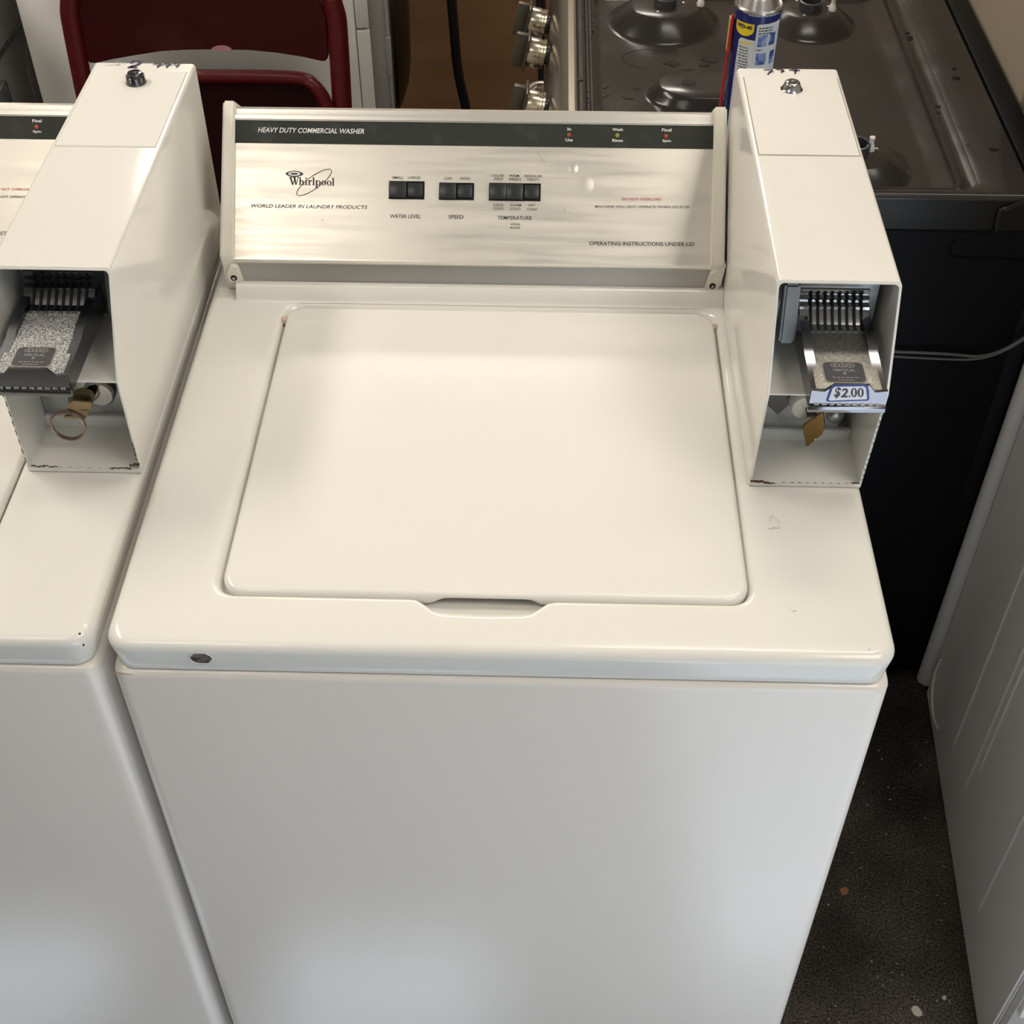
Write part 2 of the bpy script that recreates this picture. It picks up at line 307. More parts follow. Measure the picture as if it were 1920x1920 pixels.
def panel_pt(px, py, n=0.0): return onp(px, py, A_+NP*n, NP)
def console(t, dx, dy):
    off = V((dx, dy, 0))
    x0, x1 = .0295, .5285
    e = V((0, ES.y, ES.z)); pt = panel_pt(700, 226); sL = (pt-A_).dot(ES); E = A_+ES*(sL)      # top of the flat panel
    # housing: profile in y-z
    prof = [(.4865, .0150), (.4912, .0345), (.4920, .0362), (.4885, .0365), (.4875, .0385), (.4880, .0415), (A_.y, A_.z)]
    E2 = E+ES*.004
    prof += [(E.y, E.z), (E.y-.0015, E.z+.0012), (E2.y-.0015, E2.z+.0012), (E2.y+.001, E2.z-.0004), (E2.y+.0025, E2.z+.001), (E2.y+.0055, E2.z+.0042), (E2.y+.0085, E2.z+.0050), (E2.y+.012, E2.z+.0030), (E2.y+.042, E2.z-.022), (E2.y+.042, .0145)]
    bm = bmesh.new(); fs = prism(bm, [V((x0, y, z))+off for y, z in prof], (x1-x0, 0, 0))
    for f in bm.faces:
        c = f.calc_center_median()-off
        if c.z > E.z+.0005 and abs(f.normal.x) < .5: f.material_index = 1
        elif c.z < .0350 and c.y < .50: f.material_index = 2
        elif c.z < A_.z: f.material_index = 1
    cp = fin('control_panel', bm, ['steel', 'trim', 'strip'], t, smooth=25)
    P = lambda px, py, n=0.0: panel_pt(px, py, n)+off
    # dark stripe
    s0 = (panel_pt(900, 274)-A_).dot(ES); s1 = sL-.0012
    bm = bmesh.new(); obox(bm, A_+off, (1, 0, 0), ES, NP, (x0, s0, 0), (x1, s1, .0006)); fin('dark_stripe', bm, 'stripe', cp, smooth=0)
    def label(s, xl, xr, yl, yr, h, material='ink', bold=0.0, shear=0.0, eps=.0004):    # baseline pixel ends and cap height
        o = P(xl, yl); ex = P(xr, yr)-o; hh = (P(xl, yl-h)-o); ey = ES*hh.length
        ey2 = (ey-ex.normalized()*ey.dot(ex.normalized())); put_text(s, o, ex, ey2, NP, material, cp, bold, shear, eps)
    label('HEAVY DUTY COMMERCIAL WASHER', 484, 683, 248.5, 251.5, 9.5, 'white_ink', .012, .22, .0009)
    label('WORLD LEADER IN LAUNDRY PRODUCTS', 471, 689, 389, 392, 6.6, 'ink', .010, .25)
    for s, xl, xr, y, h in (('SMALL', 735, 757, 335.5, 5), ('LARGE', 765, 788, 335.5, 5), ('LOW', 833, 848, 337, 5), ('HIGH', 863, 881, 337, 5),
                            ('COLOR-', 922, 947, 331.5, 4.6), ('FAST', 927, 944, 338, 4.6), ('PERM.', 955, 975, 332, 4.6), ('PRESS', 955, 977, 338.5, 4.6), ('REGULAR', 984, 1016, 332.5, 4.6), ('HEAVY', 989, 1011, 339, 4.6),
                            ('COLD', 925, 944, 386.5, 4.6), ('COLD', 925, 944, 393.5, 4.6), ('WARM', 956, 977, 387, 4.6), ('COLD', 956.5, 975.5, 394, 4.6), ('HOT', 991, 1004, 387, 4.6), ('COLD', 988, 1007, 394.5, 4.6),
                            ('WATER LEVEL', 731, 789, 409, 7), ('SPEED', 841, 869, 410, 7), ('TEMPERATURE', 933, 997, 411.8, 7), ('WASH', 957, 975, 422.5, 4), ('RINSE', 957, 975, 429, 4)):
        label(s, xl, xr, y, y+(xr-xl)*.009, h, 'ink', .006 if h < 6 else .008)
    label('DO NOT OVERLOAD', 1166, 1240, 375.5, 376, 4.6, 'red_ink', .008)
    label('MACHINE WILL NOT OPERATE WHEN LID IS UP.', 1116, 1294, 389.5, 390.5, 4.4, 'ink', .006)
    label('OPERATING INSTRUCTIONS UNDER LID', 1105, 1302, 460, 461.5, 7.2, 'ink', .010)
    for s, xl, xr, y, h in (('In', 1064, 1071, 245, 5.5), ('Use', 1060, 1074, 265.5, 5.5), ('Wash', 1148, 1168, 246, 5.5), ('Rinse', 1148, 1168, 266.5, 5.5), ('Final', 1241, 1259, 247, 5.8), ('Spin', 1242, 1258, 268, 6.2)):
        label(s, xl, xr, y, y, h, 'white_ink', .02, 0, .0009)
    # lamps
    for px, py, mm in ((1067, 253, 'amber'), (1157.5, 254, 'yellowlens'), (1249, 255.5, 'amber')):
        bm = bmesh.new(); c = P(px, py, .0006); r = .0019
        lathe(bm, c, [(r*1.15, -.0002), (r*1.15, .0004), (r, .0006), (r*.8, .0016), (r*.4, .0022), (r*.05, .0024)], 16, NP); fin('indicator_light', bm, mm, cp)
    # push buttons in dark frames
    for (xa, xb, ya, yb, cells) in ((729, 796, 340.5, 373, (1, 0)), (823, 889, 343.5, 374.5, (1, 0)), (916.5, 1014, 344.5, 376, (1, 1, 0))):
        a = P(xa, yb); b = P(xb, ya); w_ = b.x-a.x; s_a = (a-A_-off).dot(ES); s_b = (b-A_-off).dot(ES)
        bm = bmesh.new(); O = A_+off; f_ = .0007
        for q in (((a.x, s_a), (b.x, s_a+f_)), ((a.x, s_b-f_), (b.x, s_b)), ((a.x, s_a), (a.x+f_, s_b)), ((b.x-f_, s_a), (b.x, s_b))):
            obox(bm, O, (1, 0, 0), ES, NP, (q[0][0], q[0][1], -.001), (q[1][0], q[1][1], .0012))
        obox(bm, O, (1, 0, 0), ES, NP, (a.x, s_a, -.001), (b.x, s_b, .0003)); fin('button_frame', bm, 'void', cp, smooth=0)
        n = len(cells); cw = (w_-2*f_)/n
        for i, up in enumerate(cells):
            bm = bmesh.new(); xx = a.x+f_+cw*i; hgt = .0062 if up else .0022; gp = .0002 if up else .0011
            obox(bm, O, (1, 0, 0), ES, NP, (xx+gp, s_a+f_+(.0002 if up else .0014), .0002), (xx+cw-gp, s_b-f_-(.0002 if up else .0012), hgt), .0005)
            fin('push_button', bm, 'black', cp)
    # brand mark: serif word, thin tilted ellipse, small lozenge
    o = P(542, 346.5); ex = P(628, 348)-o; hh = (P(542, 332)-o).length
    serif_word(cp, P, NP, ex, ES*hh, o)
    bm = bmesh.new(); c = P(589, 342); u = (P(621, 319)-c); ul = u.length; un = u/ul; vn = NP.cross(un); pts = [c+un*(ul*math.cos(k*2*PI/64))+vn*(ul*.29*math.sin(k*2*PI/64)) for k in range(65)]
    ribbon(bm, pts, .0006, NP, .0006); fin('brand_ellipse', bm, 'ink', cp, smooth=0, normals=False)
    bm = bmesh.new(); c = P(552, 326); rx = (P(569, 326)-c).length
    def eye(k, f, g): return [c+V((1, 0, 0))*rx*k*math.cos(a)+ES*rx*k*g*(abs(math.sin(a))**f)*math.copysign(1, math.sin(a)) for a in [2*PI*i/40 for i in range(40)]]
    bm.faces.new([bm.verts.new(p+NP*.0004) for p in eye(1, 1.5, .34)])
    f2 = bm.faces.new([bm.verts.new(p+NP*.0006) for p in eye(.66, .9, .36)]); f2.material_index = 1
    f3 = bm.faces.new([bm.verts.new(p+NP*.0008) for p in eye(.42, .8, .22)]); f3.material_index = 0
    fin('brand_lozenge', bm, ['ink', 'white_ink'], cp, smooth=0, normals=False)
    # scratches and dents on the sheet
    bm = bmesh.new()
    for pts, wd in (([(1010, 289), (1016, 298), (1022, 305)], .0005), ([(741, 401), (745, 402)], .0006), ([(603, 413), (606, 414)], .0012), ([(1057, 393), (1060, 394)], .0022)):
        ribbon(bm, [P(*p) for p in pts], wd, NP, .0003)
    fin('scratches', bm, 'strip', cp, smooth=0, normals=False)['kind'] = 'stuff'
    bm = bmesh.new()
    for px, py, r in ((1098, 346, .0060), (1075, 316, .0035)):
        lathe(bm, P(px, py, -.0003), [(r*1.9, .0001), (r*1.2, .0004), (r*.7, .00058), (r*.3, .00068), (r*.02, .0007)], 24, NP, cap0=False)
    fin('dent', bm, 'steel', cp, smooth=80)
    # cream end caps
    pf = [(.4890, .0150), (.4868, .0360), (.4835, .0440), (.4850, .0500)]
    ft = A_+ES*(sL+.0125)+NP*.004
    pf += [(ft.y, ft.z), (ft.y+.0055, ft.z+.0025), (ft.y+.050, ft.z-.032), (ft.y+.050, .001), (.4930, .001)]
    for side in (0, 1):
        xa, xb = (.0165, .0295) if side == 0 else (.5285, .5420)
        bm = bmesh.new(); prism(bm, [V((xa, y, z))+off for y, z in pf], (xb-xa, 0, 0))
        bmesh.ops.recalc_face_normals(bm, faces=bm.faces); bmesh.ops.bevel(bm, geom=[e for e in bm.edges if abs((e.verts[0].co-e.verts[1].co).x) < 1e-5], offset=.0018, segments=2, affect='EDGES')
        ec = fin('end_cap', bm, 'cap', t)
        ax = lambda px, py: on(px, py, 'y', .4845)+off
        pl = [(430, 497), (444.5, 500), (457, 528), (430, 531), (424, 515)] if side == 0 else [(1362, 497), (1332, 514), (1320, 544), (1343, 546), (1352, 536)]
        bm = bmesh.new(); prism(bm, [ax(*p) for p in pl], (0, .010, 0)); bmesh.ops.recalc_face_normals(bm, faces=bm.faces); bmesh.ops.bevel(bm, geom=list(bm.edges), offset=.0008, segments=1, affect='EDGES')
        fin('foot_tab', bm, 'cap', ec)
        c = ax(*((438.5, 521) if side == 0 else (1336, 536))); bm = bmesh.new(); lathe(bm, c, [(.0034, .0002), (.0034, -.0006), (.0026, -.0010)], 16, (0, 1, 0)); lathe(bm, c+V((0, -.0012, 0)), [(.0016, .0008), (.0016, -.0002), (.0008, -.0006)], 12, (0, 1, 0), mi=1)
        fin('screw', bm, ['void', 'chrome'], ec)

def notch_fn(x):
    a, b = .2500, .3690
    if x <= a or x >= b: return 0.0
    u = min((x-a)/.022, (b-x)/.022, 1); s = u*u*(3-2*u); c = 1-((x-(a+b)/2)/((b-a)/2))**2
    return s*(.0125+.0045*c)

def washer(dx, dy, label, bp, right):
    t = thing('washing_machine', label, 'washing machine', (dx+W/2, dy, -H)); off = V((dx, dy, 0))
    # cabinet
    bm = bmesh.new(); e = -.0003; lo = []
    for ins, z in ((0, -H+.012), (0, -T-.0085), (.0008, -T-.0055), (.0026, -T-.0030), (.0050, -T-.0018), (.010, -T-.0016)): lo.append([(x+dx, y+dy, z) for x, y in rr(e+ins, W-e-ins, e+ins, D-.004-ins, .014, 5, 6)])
    bridge(bm, lo, True, True, True); fin('cabinet', bm, 'cabinet', t)
    for fx in (.06, W-.06):
        for fy in (.06, D-.06): bm = bmesh.new(); lathe(bm, V((fx+dx, fy+dy, -H)), [(.02, 0), (.02, .013)], 16); fin('foot', bm, 'black', t)
    # top panel with a recessed lid well and finger scoop
    wx0, wx1, wy0, wy1 = .0795, .5372, .0566, .4705
    NS = 60; loops = []
    def L(ins, z, r): loops.append([(x+dx, y+dy, z) for x, y in rr(ins, W-ins, ins, D-ins, r, 8, NS)])
    L(.007, -T, .012); L(.0042, -T, .0165); L(.0036, -T+.001, .017); L(.0030, -T+.008, .018)
    for k in range(6): a = k*.5*PI/5; L(.009*(1-math.cos(a)), -.009+.009*math.sin(a), .021-.004*(1-math.cos(a)))
    def Wl(ins, z, r, am):
        loops.append([(x+dx, y+dy, z) for x, y in rr(wx0+ins, wx1-ins, wy0+ins*.6, wy1-ins, r, 8, NS, lambda x: notch_fn(x)*am)])
    Wl(-.006, 0, .024, 1.04); Wl(-.002, -.0003, .022, 1.02); Wl(.0005, -.0016, .021, .93); Wl(.0035, -.007, .020, .60); Wl(.005, -.0105, .019, .28); Wl(.008, -.012, .018, 0)
    bm = bmesh.new(); bridge(bm, loops, True, True, True); tp = fin('top_panel', bm, 'enamel', t, smooth=50)
    # slot in the front lip
    cxy = on(377, 1234, 'y', 0); bm = bmesh.new(); hw, hh = .0092, .0062
    pts = [(-hw, .0005), (-hw*.55, hh), (hw*.45, hh), (hw*.85, hh*.5), (hw, -.0005), (hw*.55, -hh), (-hw*.45, -hh), (-hw*.85, -hh*.5)]
    ol = [V((cxy.x+a+dx, dy-.0006, cxy.z+b)) for a, b in pts]; cc = sum(ol, V())/8
    bridge(bm, [[cc+(p-cc)*1.0+V((0, .0012, 0)) for p in ol], [cc+(p-cc)*1.12+V((0, .0003, 0)) for p in ol], [cc+(p-cc)*1.02 for p in ol], [cc+(p-cc)*.96+V((0, .0006, 0)) for p in ol]], True)
    fin('slot_rim', bm, 'cabinet', tp)
    bm = bmesh.new(); bm.faces.new([bm.verts.new(cc+(p-cc)+V((0, .0003, 0))) for p in ol]); fin('slot_plug', bm, mat('slot_inside', (.16, .14, .12), .5, mix=((.02, .015, .01), 160, .42, .6, (1, 1, 1))) if right else 'grime_and_shade', tp, smooth=0)  # flat dark face stands in for the shaded inside of the hole
    # lid
    lx0, lx1, ly0, ly1 = .0866, .5330, .0590, .4610; lo = []
    def Ll(ins, z, r, lift=0):
        pts = rr(lx0+ins, lx1-ins, ly0+ins, ly1-ins, r, 8, NS); out = []
        for x, y in pts:
            zz = z; yy = y
            if y < ly0+ins+.001 and lift:
                s = min(max((x-.262)/.018, 0), 1)*min(max((.362-x)/.018, 0), 1); s = s*s*(3-2*s); zz += lift*s; yy += .0022*s*(lift/.007)
            out.append((x+dx, yy+dy, zz))
        lo.append(out)
    Ll(.006, -.0095, .016, .0070); Ll(.0008, -.0095, .020, .0070); Ll(0, -.0080, .021, .0060); Ll(0, -.0036, .021, .0020)
    for k in range(6): a = k*.5*PI/5; Ll(.0050*(1-math.cos(a)), -.0030+.0050*math.sin(a), .021-.003*(1-math.cos(a)), .0018*(1-k/5))
    Ll(.03, .0024, .012); Ll(.10, .0029, .008)
    bm = bmesh.new(); bridge(bm, lo, True, True, True); ld = fin('lid', bm, 'enamel', t, smooth=50)
    for px, py in ((534, 596), (1341.5, 611)):
        c = on(px, py, 'z', -.002)+off; bm = bmesh.new(); lathe(bm, c+V((0, 0, -.008)), [(.0042, 0), (.0042, .0070), (.0030, .0085), (.001, .009)], 14); lathe(bm, c+V((0, -.0005, -.0085)), [(.0060, 0), (.0060, .0035)], 14, mi=1)
        fin('hinge_pin', bm, [mat('pin', (.62, .48, .40), .5), 'rust'], ld)
    bm = bmesh.new(); rp = [(.4705, -.0005), (.4725, .0012), (.4736, .0035), (.4792, .0138), (.4806, .0150), (.62, .0150), (.62, -.0005)]
    prism(bm, [V((.0295+dx, y+dy, z)) for y, z in rp], (.5445-.0295, 0, 0)); fin('rear_riser', bm, 'enamel', tp, smooth=60)
    console(t, dx, dy)
    coin_box(t, bp, right)
    # scuffs on the painted metal
    bm = bmesh.new()
    if right:
        for pts, wd in (([(1506, 1474), (1516, 1473.5)], .0007), ([(1518, 1473), (1530, 1473)], .0004), ([(1543, 1472.5), (1549, 1472)], .0006), ([(653, 1769), (668, 1769)], .0007), ([(1284, 1426), (1316, 1427)], .0002),
                        ([(1184, 1366), (1188, 1371)], .0005), ([(724, 1615.5), (727, 1616)], .0009), ([(1068, 1758), (1074, 1758)], .0006), ([(1097, 1729), (1100, 1730)], .0008), ([(598, 1765), (601, 1766)], .0006)):
            ribbon(bm, [on(*p, 'y', .004) for p in pts], wd, (0, -1, 0))
        fin('scuffs', bm, 'grime_and_shade', t, smooth=0, normals=False)['kind'] = 'stuff'
        bm = bmesh.new()
        for pts, wd in (([(1440, 972), (1448, 968), (1444, 978)], .0003), ([(1441, 993), (1450, 990), (1460, 991)], .0006), ([(1446, 966), (1464, 982), (1456, 983), (1462, 990)], .0003), ([(1486, 1147), (1493, 1145)], .0007), ([(1628, 1218), (1631, 1218)], .0008), ([(1478, 1141), (1480, 1141)], .0008)):
            ribbon(bm, [on(*p, 'z', 0) for p in pts], wd, (0, 0, 1))
        fin('scratches', bm, mat('grey_scratch', (.25, .24, .22), .6), tp, smooth=0, normals=False)['kind'] = 'stuff'
        bm = bmesh.new(); ribbon(bm, [on(*p, 'y', -.0004) for p in ((212, 1260), (224, 1262), (250, 1264))], [.0016, .0024, .0006], (0, -1, 0), .0004); fin('rust_stain', bm, mat('rust_stain', (.45, .33, .24), .6), tp, smooth=0, normals=False)
    else:
        for px, py in ((151, 1184), (158, 1205)): lathe(bm, on(px, py, 'y', .004)+V((0, -.003, 0)), [(.0009, 0), (.0009, .0012)], 8, (0, 1, 0))
        fin('paint_chips', bm, 'grime_and_shade', t, smooth=0)
    return t

def coin_box(t, bp, right):
    x0, x1, y0, ym, yf, yb, h, hm = bp; th = .0022
    prof = [(y0, .0012), (ym, hm), (yf, h), (yb, h), (yb, .0012)]
    bm = bmesh.new()
    # outer shell with rounded long edges: loops along y are awkward, so build plates sharing a bevelled outline
    def P(x, y, z): return V((x, y, z))
    # front rim inner outline
    iy = lambda y, k: y
    outF = {}
    vs = {}
    def v(key, p):
        if key not in vs: vs[key] = bm.verts.new(p)
        return vs[key]
    r = .004   # rounding of the two top edges
    def section(y, z0, z1, ins=0.0):      # outline loop at a given y from bottom-left, up, across, down
        a, b, c = x0+ins, x1-ins, z1-ins; pts = [(a, z0)]
        for k in range(5): an = PI-.5*PI*k/4; pts.append((a+r+r*math.cos(an), c-r+r*math.sin(an)))
        for k in range(5): an = .5*PI-.5*PI*k/4; pts.append((b-r+r*math.cos(an), c-r+r*math.sin(an)))
        pts.append((b, z0)); return pts
    # outer: the two side walls follow the bent front profile -> map each section point's y by its height
    def fy(z): 
        return y0+(ym-y0)*min(max((z-.0012)/(hm-.0012), 0), 1) if z < hm else ym+(yf-ym)*min((z-hm)/(h-hm), 1)
    def dens(pts):      # subdivide the vertical legs so the bend is followed
        out = [(pts[0][0], pts[0][1] + (hm-pts[0][1])*k/3) for k in range(3)]+[(pts[0][0], hm)]+pts[1:-1]+[(pts[-1][0], hm)]+[(pts[-1][0], hm+(pts[-1][1]-hm)*k/3) for k in range(1, 4)]
        return out
    s_out = dens(section(0, .0012, h)); s_in = dens(section(0, .0012+th*2.2, h, th)); s_bk = dens(section(0, .0012, h))
    rim_o = [V((x, fy(z)+.0006, z)) for x, z in s_out]; rim_o2 = [V((x+(.0006 if x < (x0+x1)/2 else -.0006), fy(z), z-(.0006 if z > h-.003 else 0))) for x, z in s_out]
    inn = [V((x, fy(z), z)) for x, z in s_in]; deep = [V((x, y0+.098, z)) for x, z in s_in]
    back = [V((x, yb-.003, z)) for x, z in s_bk]; back2 = [V((x+(.003 if x < (x0+x1)/2 else -.003), yb, min(z, h-.003))) for x, z in s_bk]
    LP = bridge(bm, [back2, back, rim_o, rim_o2, inn, deep], False, False, False)
    bm.faces.new(LP[0]); bm.faces.new(LP[-1])
    for a, b in zip(LP, LP[1:]): bm.faces.new((a[0], a[-1], b[-1], b[0]))
    cs = fin('coin_box', bm, 'enamel', t, smooth=35)
    # base lip under the opening, shelf between upper and lower bays
    bm = bmesh.new(); box(bm, x0+th, x1-th, ym+.001, y0+.097, hm-.003, hm-.0015)
    fin('shelf', bm, 'enamel', cs, smooth=0)
    cx = (x0+x1)/2
    def tp(px, py): return on(px, py, 'z', h)
    # access door with lock on top
    if right: q = [(1394, 145.5), (1567, 147.5), (1614.5, 292.5), (1424, 290)]
    else: q = [(178, 132), (350, 138), (290, 278), (104, 271)]
    c4 = [tp(*p) for p in q]; xa = (c4[0].x+c4[3].x)/2; xb = (c4[1].x+c4[2].x)/2; yn = (c4[2].y+c4[3].y)/2; yfr = (c4[0].y+c4[1].y)/2
    bm = bmesh.new(); g = .0012; box(bm, xa-g*.6, xb+g*.6, yn-g, yfr+g*.4, h-.001, h+.0003); fin('door_seam', bm, 'gap' if right else mat('seam', (.55, .53, .48), .7), cs, smooth=0)  # thin strip around the door, rust-brown on the right-hand box
    bm = bmesh.new(); box(bm, xa, xb, yn, yfr, h-.001, h+.0008, .0004, 1); ad = fin('access_door', bm, 'enamel', cs, smooth=0)
    c = tp(*((1484, 168) if right else (256, 156))); bm = bmesh.new()
    if right: lathe(bm, c+V((0, 0, .0004)), [(.0110, 0), (.0110, .0008), (.0095, .0022), (.0078, .0065), (.0070, .0078), (.0055, .0084)], 28); lathe(bm, c+V((0, 0, .0084)), [(.0042, 0), (.0042, .0012), (.0030, .0012), (.0030, .0002)], 20, mi=1); lathe(bm, c+V((0, 0, .0080)), [(.0022, 0), (.0022, .0014)], 14)
    else:
        lathe(bm, c+V((0, 0, .0004)), [(.0105, 0), (.0105, .0008), (.0098, .0030), (.0078, .0100), (.0070, .0112), (.0055, .0116)], 28); lathe(bm, c+V((0, 0, .0116)), [(.0046, 0), (.0046, .0010), (.0034, .0010), (.0034, .0002)], 20, mi=1)
        for k in range(10): a = 2*PI*k/10; obox(bm, c+V((0, 0, .005)), (math.cos(a), math.sin(a), 0), (-math.sin(a), math.cos(a), 0), (0, 0, 1), (.0080, -.0009, -.0035), (.0096, .0009, .0035), mi=1)
    fin('top_lock', bm, ['chrome', 'badge'] if right else ['blued', 'darkchrome'], cs)
    # marker writing
    bm = bmesh.new()
    if right: st = [[(680, 235), (745, 231), (785, 232), (795, 238), (765, 270), (732, 300)], [(745, 262), (780, 260), (815, 261)], [(845, 232), (900, 227), (935, 230), (946, 242), (935, 262), (922, 278)], [(910, 254), (970, 249)], [(1030, 240), (1075, 232), (1120, 226), (1135, 236), (1122, 262), (1108, 291)], [(1080, 249), (1130, 244), (1182, 239)]]; sc = 7.385; o = (1340, 100); wd = .0017
    else: st = [[(1150, 487), (1180, 480), (1205, 480), (1195, 495), (1180, 510)], [(1175, 495), (1225, 491)], [(1225, 487), (1255, 480), (1275, 479), (1262, 495), (1250, 512)], [(1240, 495), (1290, 490)], [(1300, 485), (1325, 478), (1347, 477), (1340, 492), (1325, 510)], [(1310, 495), (1350, 490)], [(985, 478), (1000, 463), (1025, 459), (1050, 464), (1054, 474), (1030, 490), (1000, 498), (975, 508)], [(960, 512), (985, 506), (1028, 511)]]; sc = 4.0; o = (0, 0); wd = .0020
    for s in st: ribbon(bm, smooth_path([tp(o[0]+x/sc, o[1]+y/sc) for x, y in s], 4), wd*(1.7 if (not right and s[0][0] < 990) else 1), (0, 0, 1), .0006)
    fin('handwriting', bm, 'marker', cs, smooth=0, normals=False)
    if not right:
        bm = bmesh.new()
        for s in ([(795, 492), (830, 490), (862, 489)], [(872, 466), (895, 465), (912, 468), (890, 485), (868, 492)], [(870, 492), (905, 490)], [(922, 470), (935, 466), (938, 488)]): ribbon(bm, [tp(x/4, y/4) for x, y in s], .0008, (0, 0, 1), .0006)
        fin('faded_handwriting', bm, 'faint', cs, smooth=0, normals=False)
    # ---- coin slide
    yq = yf+.0145; yp = yf+.036; zs = hm+.034; xa, xb = (x0+.0272, x1-.0135) if right else (x0+.0128, x1-.0279); yF = yp-(.108 if right else .117); xm = (xa+xb)/2; yr_ = yp-.001
    bm = bmesh.new(); box(bm, x0+.008, x1-.007, yp, yp+.004, hm+.010, h-.0025); 
    for px_ in (.022, .052, .082): lathe(bm, V((x0+px_, yp, h-.009)), [(.0028, 0), (.0028, -.0012), (.0014, -.0016)], 14, (0, 1, 0), mi=1)
    fin('mounting_plate', bm, ['galv' if right else 'blued', 'darkchrome'], cs, smooth=30)
    bm = bmesh.new()     # slide body: floor, two side rails, front plate with a raised tab
    pl = 'worn' if right else 'speckle'
    box(bm, xa+.004, xb-.004, yF+.002, yr_, zs-.012, zs, .0006)
    for sx in (0, 1):
        a, b = (xa, xa+.0078) if sx == 0 else (xb-.0078, xb)
        pts = [(yF+.001, zs-.001), (yF+.050, zs+.0008), (yF+.054, zs+.0032), (yF+.076, zs+.0052), (yr_, zs+.0052), (yr_, zs-.020), (yF+.001, zs-.0195)]
        prism(bm, [V((a, y, z)) for y, z in pts], (b-a, 0, 0), 1)
    zt, zb = zs+.0004, zs-.0205
    fpts = [(xa, zb), (xb, zb), (xb, zt), (xb-.010, zt-.0015), (xb-.0155, zt+.0052), (xa+.0175, zt+.0052), (xa+.0105, zt-.0015), (xa, zt-.0005)]
    prism(bm, [V((x, yF-.0010, z)) for x, z in fpts], (0, .0030, 0), 2)
    box(bm, xa-.001, xb+.001, yF-.0032, yF-.0008, zb-.0008, zb+.0058, .0008, 2, 2)
    for k in range(9): xx = xa+.006+k*(xb-xa-.012)/8; box(bm, xx-.0022, xx+.0022, yF-.0018, yF-.0002, zb+.0056, zb+.0074, .0004, 1, 0)
    sd = fin('coin_slide', bm, [pl, 'darkchrome' if right else 'blued', 'darkchrome' if right else 'blued'], cs, smooth=30)
    # slotted head: stepped block on the plate and eight bent coin slots
    bm = bmesh.new(); sw = (xb-xa-.012)/8; yh = yp-.009
    pth = [(yp-.030, zs+.0004), (yp-.0225, zs+.0012), (yp-.0115, zs+.0088), (yp-.0110, zs+.0112), (yp-.0060, zs+.0126), (yp-.0060, zs+.0160), (yp-.0024, zs+.0174), (yp-.0024, zs+.0205)]
    prism(bm, [V((xa+.001, y, z)) for y, z in [(yp, zs)]+[(y+.0004, z-.0004) for y, z in pth]+[(yp-.0020, zs+.0222), (yp, zs+.0230)]], (xb-xa-.002, 0, 0))
    for k in range(8):
        xx = xa+.0075+sw*(k+.5)-.0016; pr = [V((xx, y, z)) for y, z in pth]; w2 = .0024
        for a, b in zip(pr, pr[1:]):
            f = bm.faces.new([bm.verts.new(p) for p in (a+V((0, -.0002, .0002)), b+V((0, -.0002, .0002)), b+V((w2, -.0002, .0002)), a+V((w2, -.0002, .0002)))]); f.material_index = 1
        ribp = [V((xx-.0008, yp-.0335, zs+.0003)), V((xx+w2+.0008, yp-.0335, zs+.0003)), V((xx+w2+.0008, yp-.0300, zs+.0003)), V((xx-.0008, yp-.0300, zs+.0003))]
        f = bm.faces.new([bm.verts.new(p) for p in ribp]); f.material_index = 2
    fin('slotted_head', bm, ['chrome' if right else 'blued', 'void', 'emboss'], sd, smooth=0, normals=False)
    # badge
    bx0, bx1, by0, by1 = xm-.0175, xm+.0150, yF+.010, yF+.035
    bm = bmesh.new(); L0 = [V((x, y, 0)) for x, y in rr(bx0, bx1, by0, by1, .004, 4, 2)]; cc = V(((bx0+bx1)/2, (by0+by1)/2, 0))
    prism(bm, [cc+(p-cc)*1.06+V((0, 0, zs)) for p in L0], (0, 0, .0006), 1); prism(bm, [p+V((0, 0, zs+.0002)) for p in L0], (0, 0, .0006), 0)
    bd = fin('badge', bm, ['badge', 'emboss'], sd, smooth=0)
    bm = bmesh.new(); Z = zs+.0009; nz = V((0, 0, 1)); bw = bx1-bx0; bh = by1-by0
    for k in (-1, 0, 1):
        c = V((cc.x+k*bw*.19, by0+bh*.84, Z)); pts = [c+V((bw*.105*math.cos(a), bh*.10*math.sin(a), 0)) for a in [2*PI*i/20 for i in range(21)]]; ribbon(bm, pts, .0007, nz, 0)
        put_text('ESD'[k+1], c+V((-bw*.04, -bh*.055, 0)), (bw*.08, 0, 0), (0, bh*.11, 0), nz, None, None, .02, 0, 0, into=bm)
    put_text('VERTICAL', (bx0+bw*.22, by0+bh*.52, Z), (bw*.56, 0, 0), (0, bh*.13, 0), nz, None, None, .02, 0, 0, into=bm)
    put_text('8', (cc.x-bw*.04, by0+bh*.36, Z), (bw*.08, 0, 0), (0, bh*.12, 0), nz, None, None, .02, 0, 0, into=bm)
    for yy, ww in ((.21, .33), (.08, .2)):
        for j in range(6): ribbon(bm, [V((cc.x+bw*ww*(-1+j/3+.04), by0+bh*yy, Z)), V((cc.x+bw*ww*(-1+j/3+.28), by0+bh*yy, Z))], .0009, nz, 0)
    fin('badge_lettering', bm, 'emboss', sd, smooth=0, normals=False)
    if right:     # price sticker
        bm = bmesh.new(); f_ = lambda px, py: on(px, py, 'y', yF-.0012)
        bo = [(1549, 751), (1557, 727), (1561, 722.5), (1566, 720.5), (1620, 720), (1626, 723), (1629, 730), (1630, 747), (1627, 751), (1553, 753)]; bi = [(1553.5, 749), (1561, 728), (1565, 724.5), (1619, 723.5), (1623.5, 727), (1625.5, 746), (1624, 748), (1556, 750.5)]
        bm.faces.new([bm.verts.new(f_(*p)+V((0, -.0003, 0))) for p in bo]).material_index = 0
        bm.faces.new([bm.verts.new(f_(*p)+V((0, -.0005, 0))) for p in bi]).material_index = 1
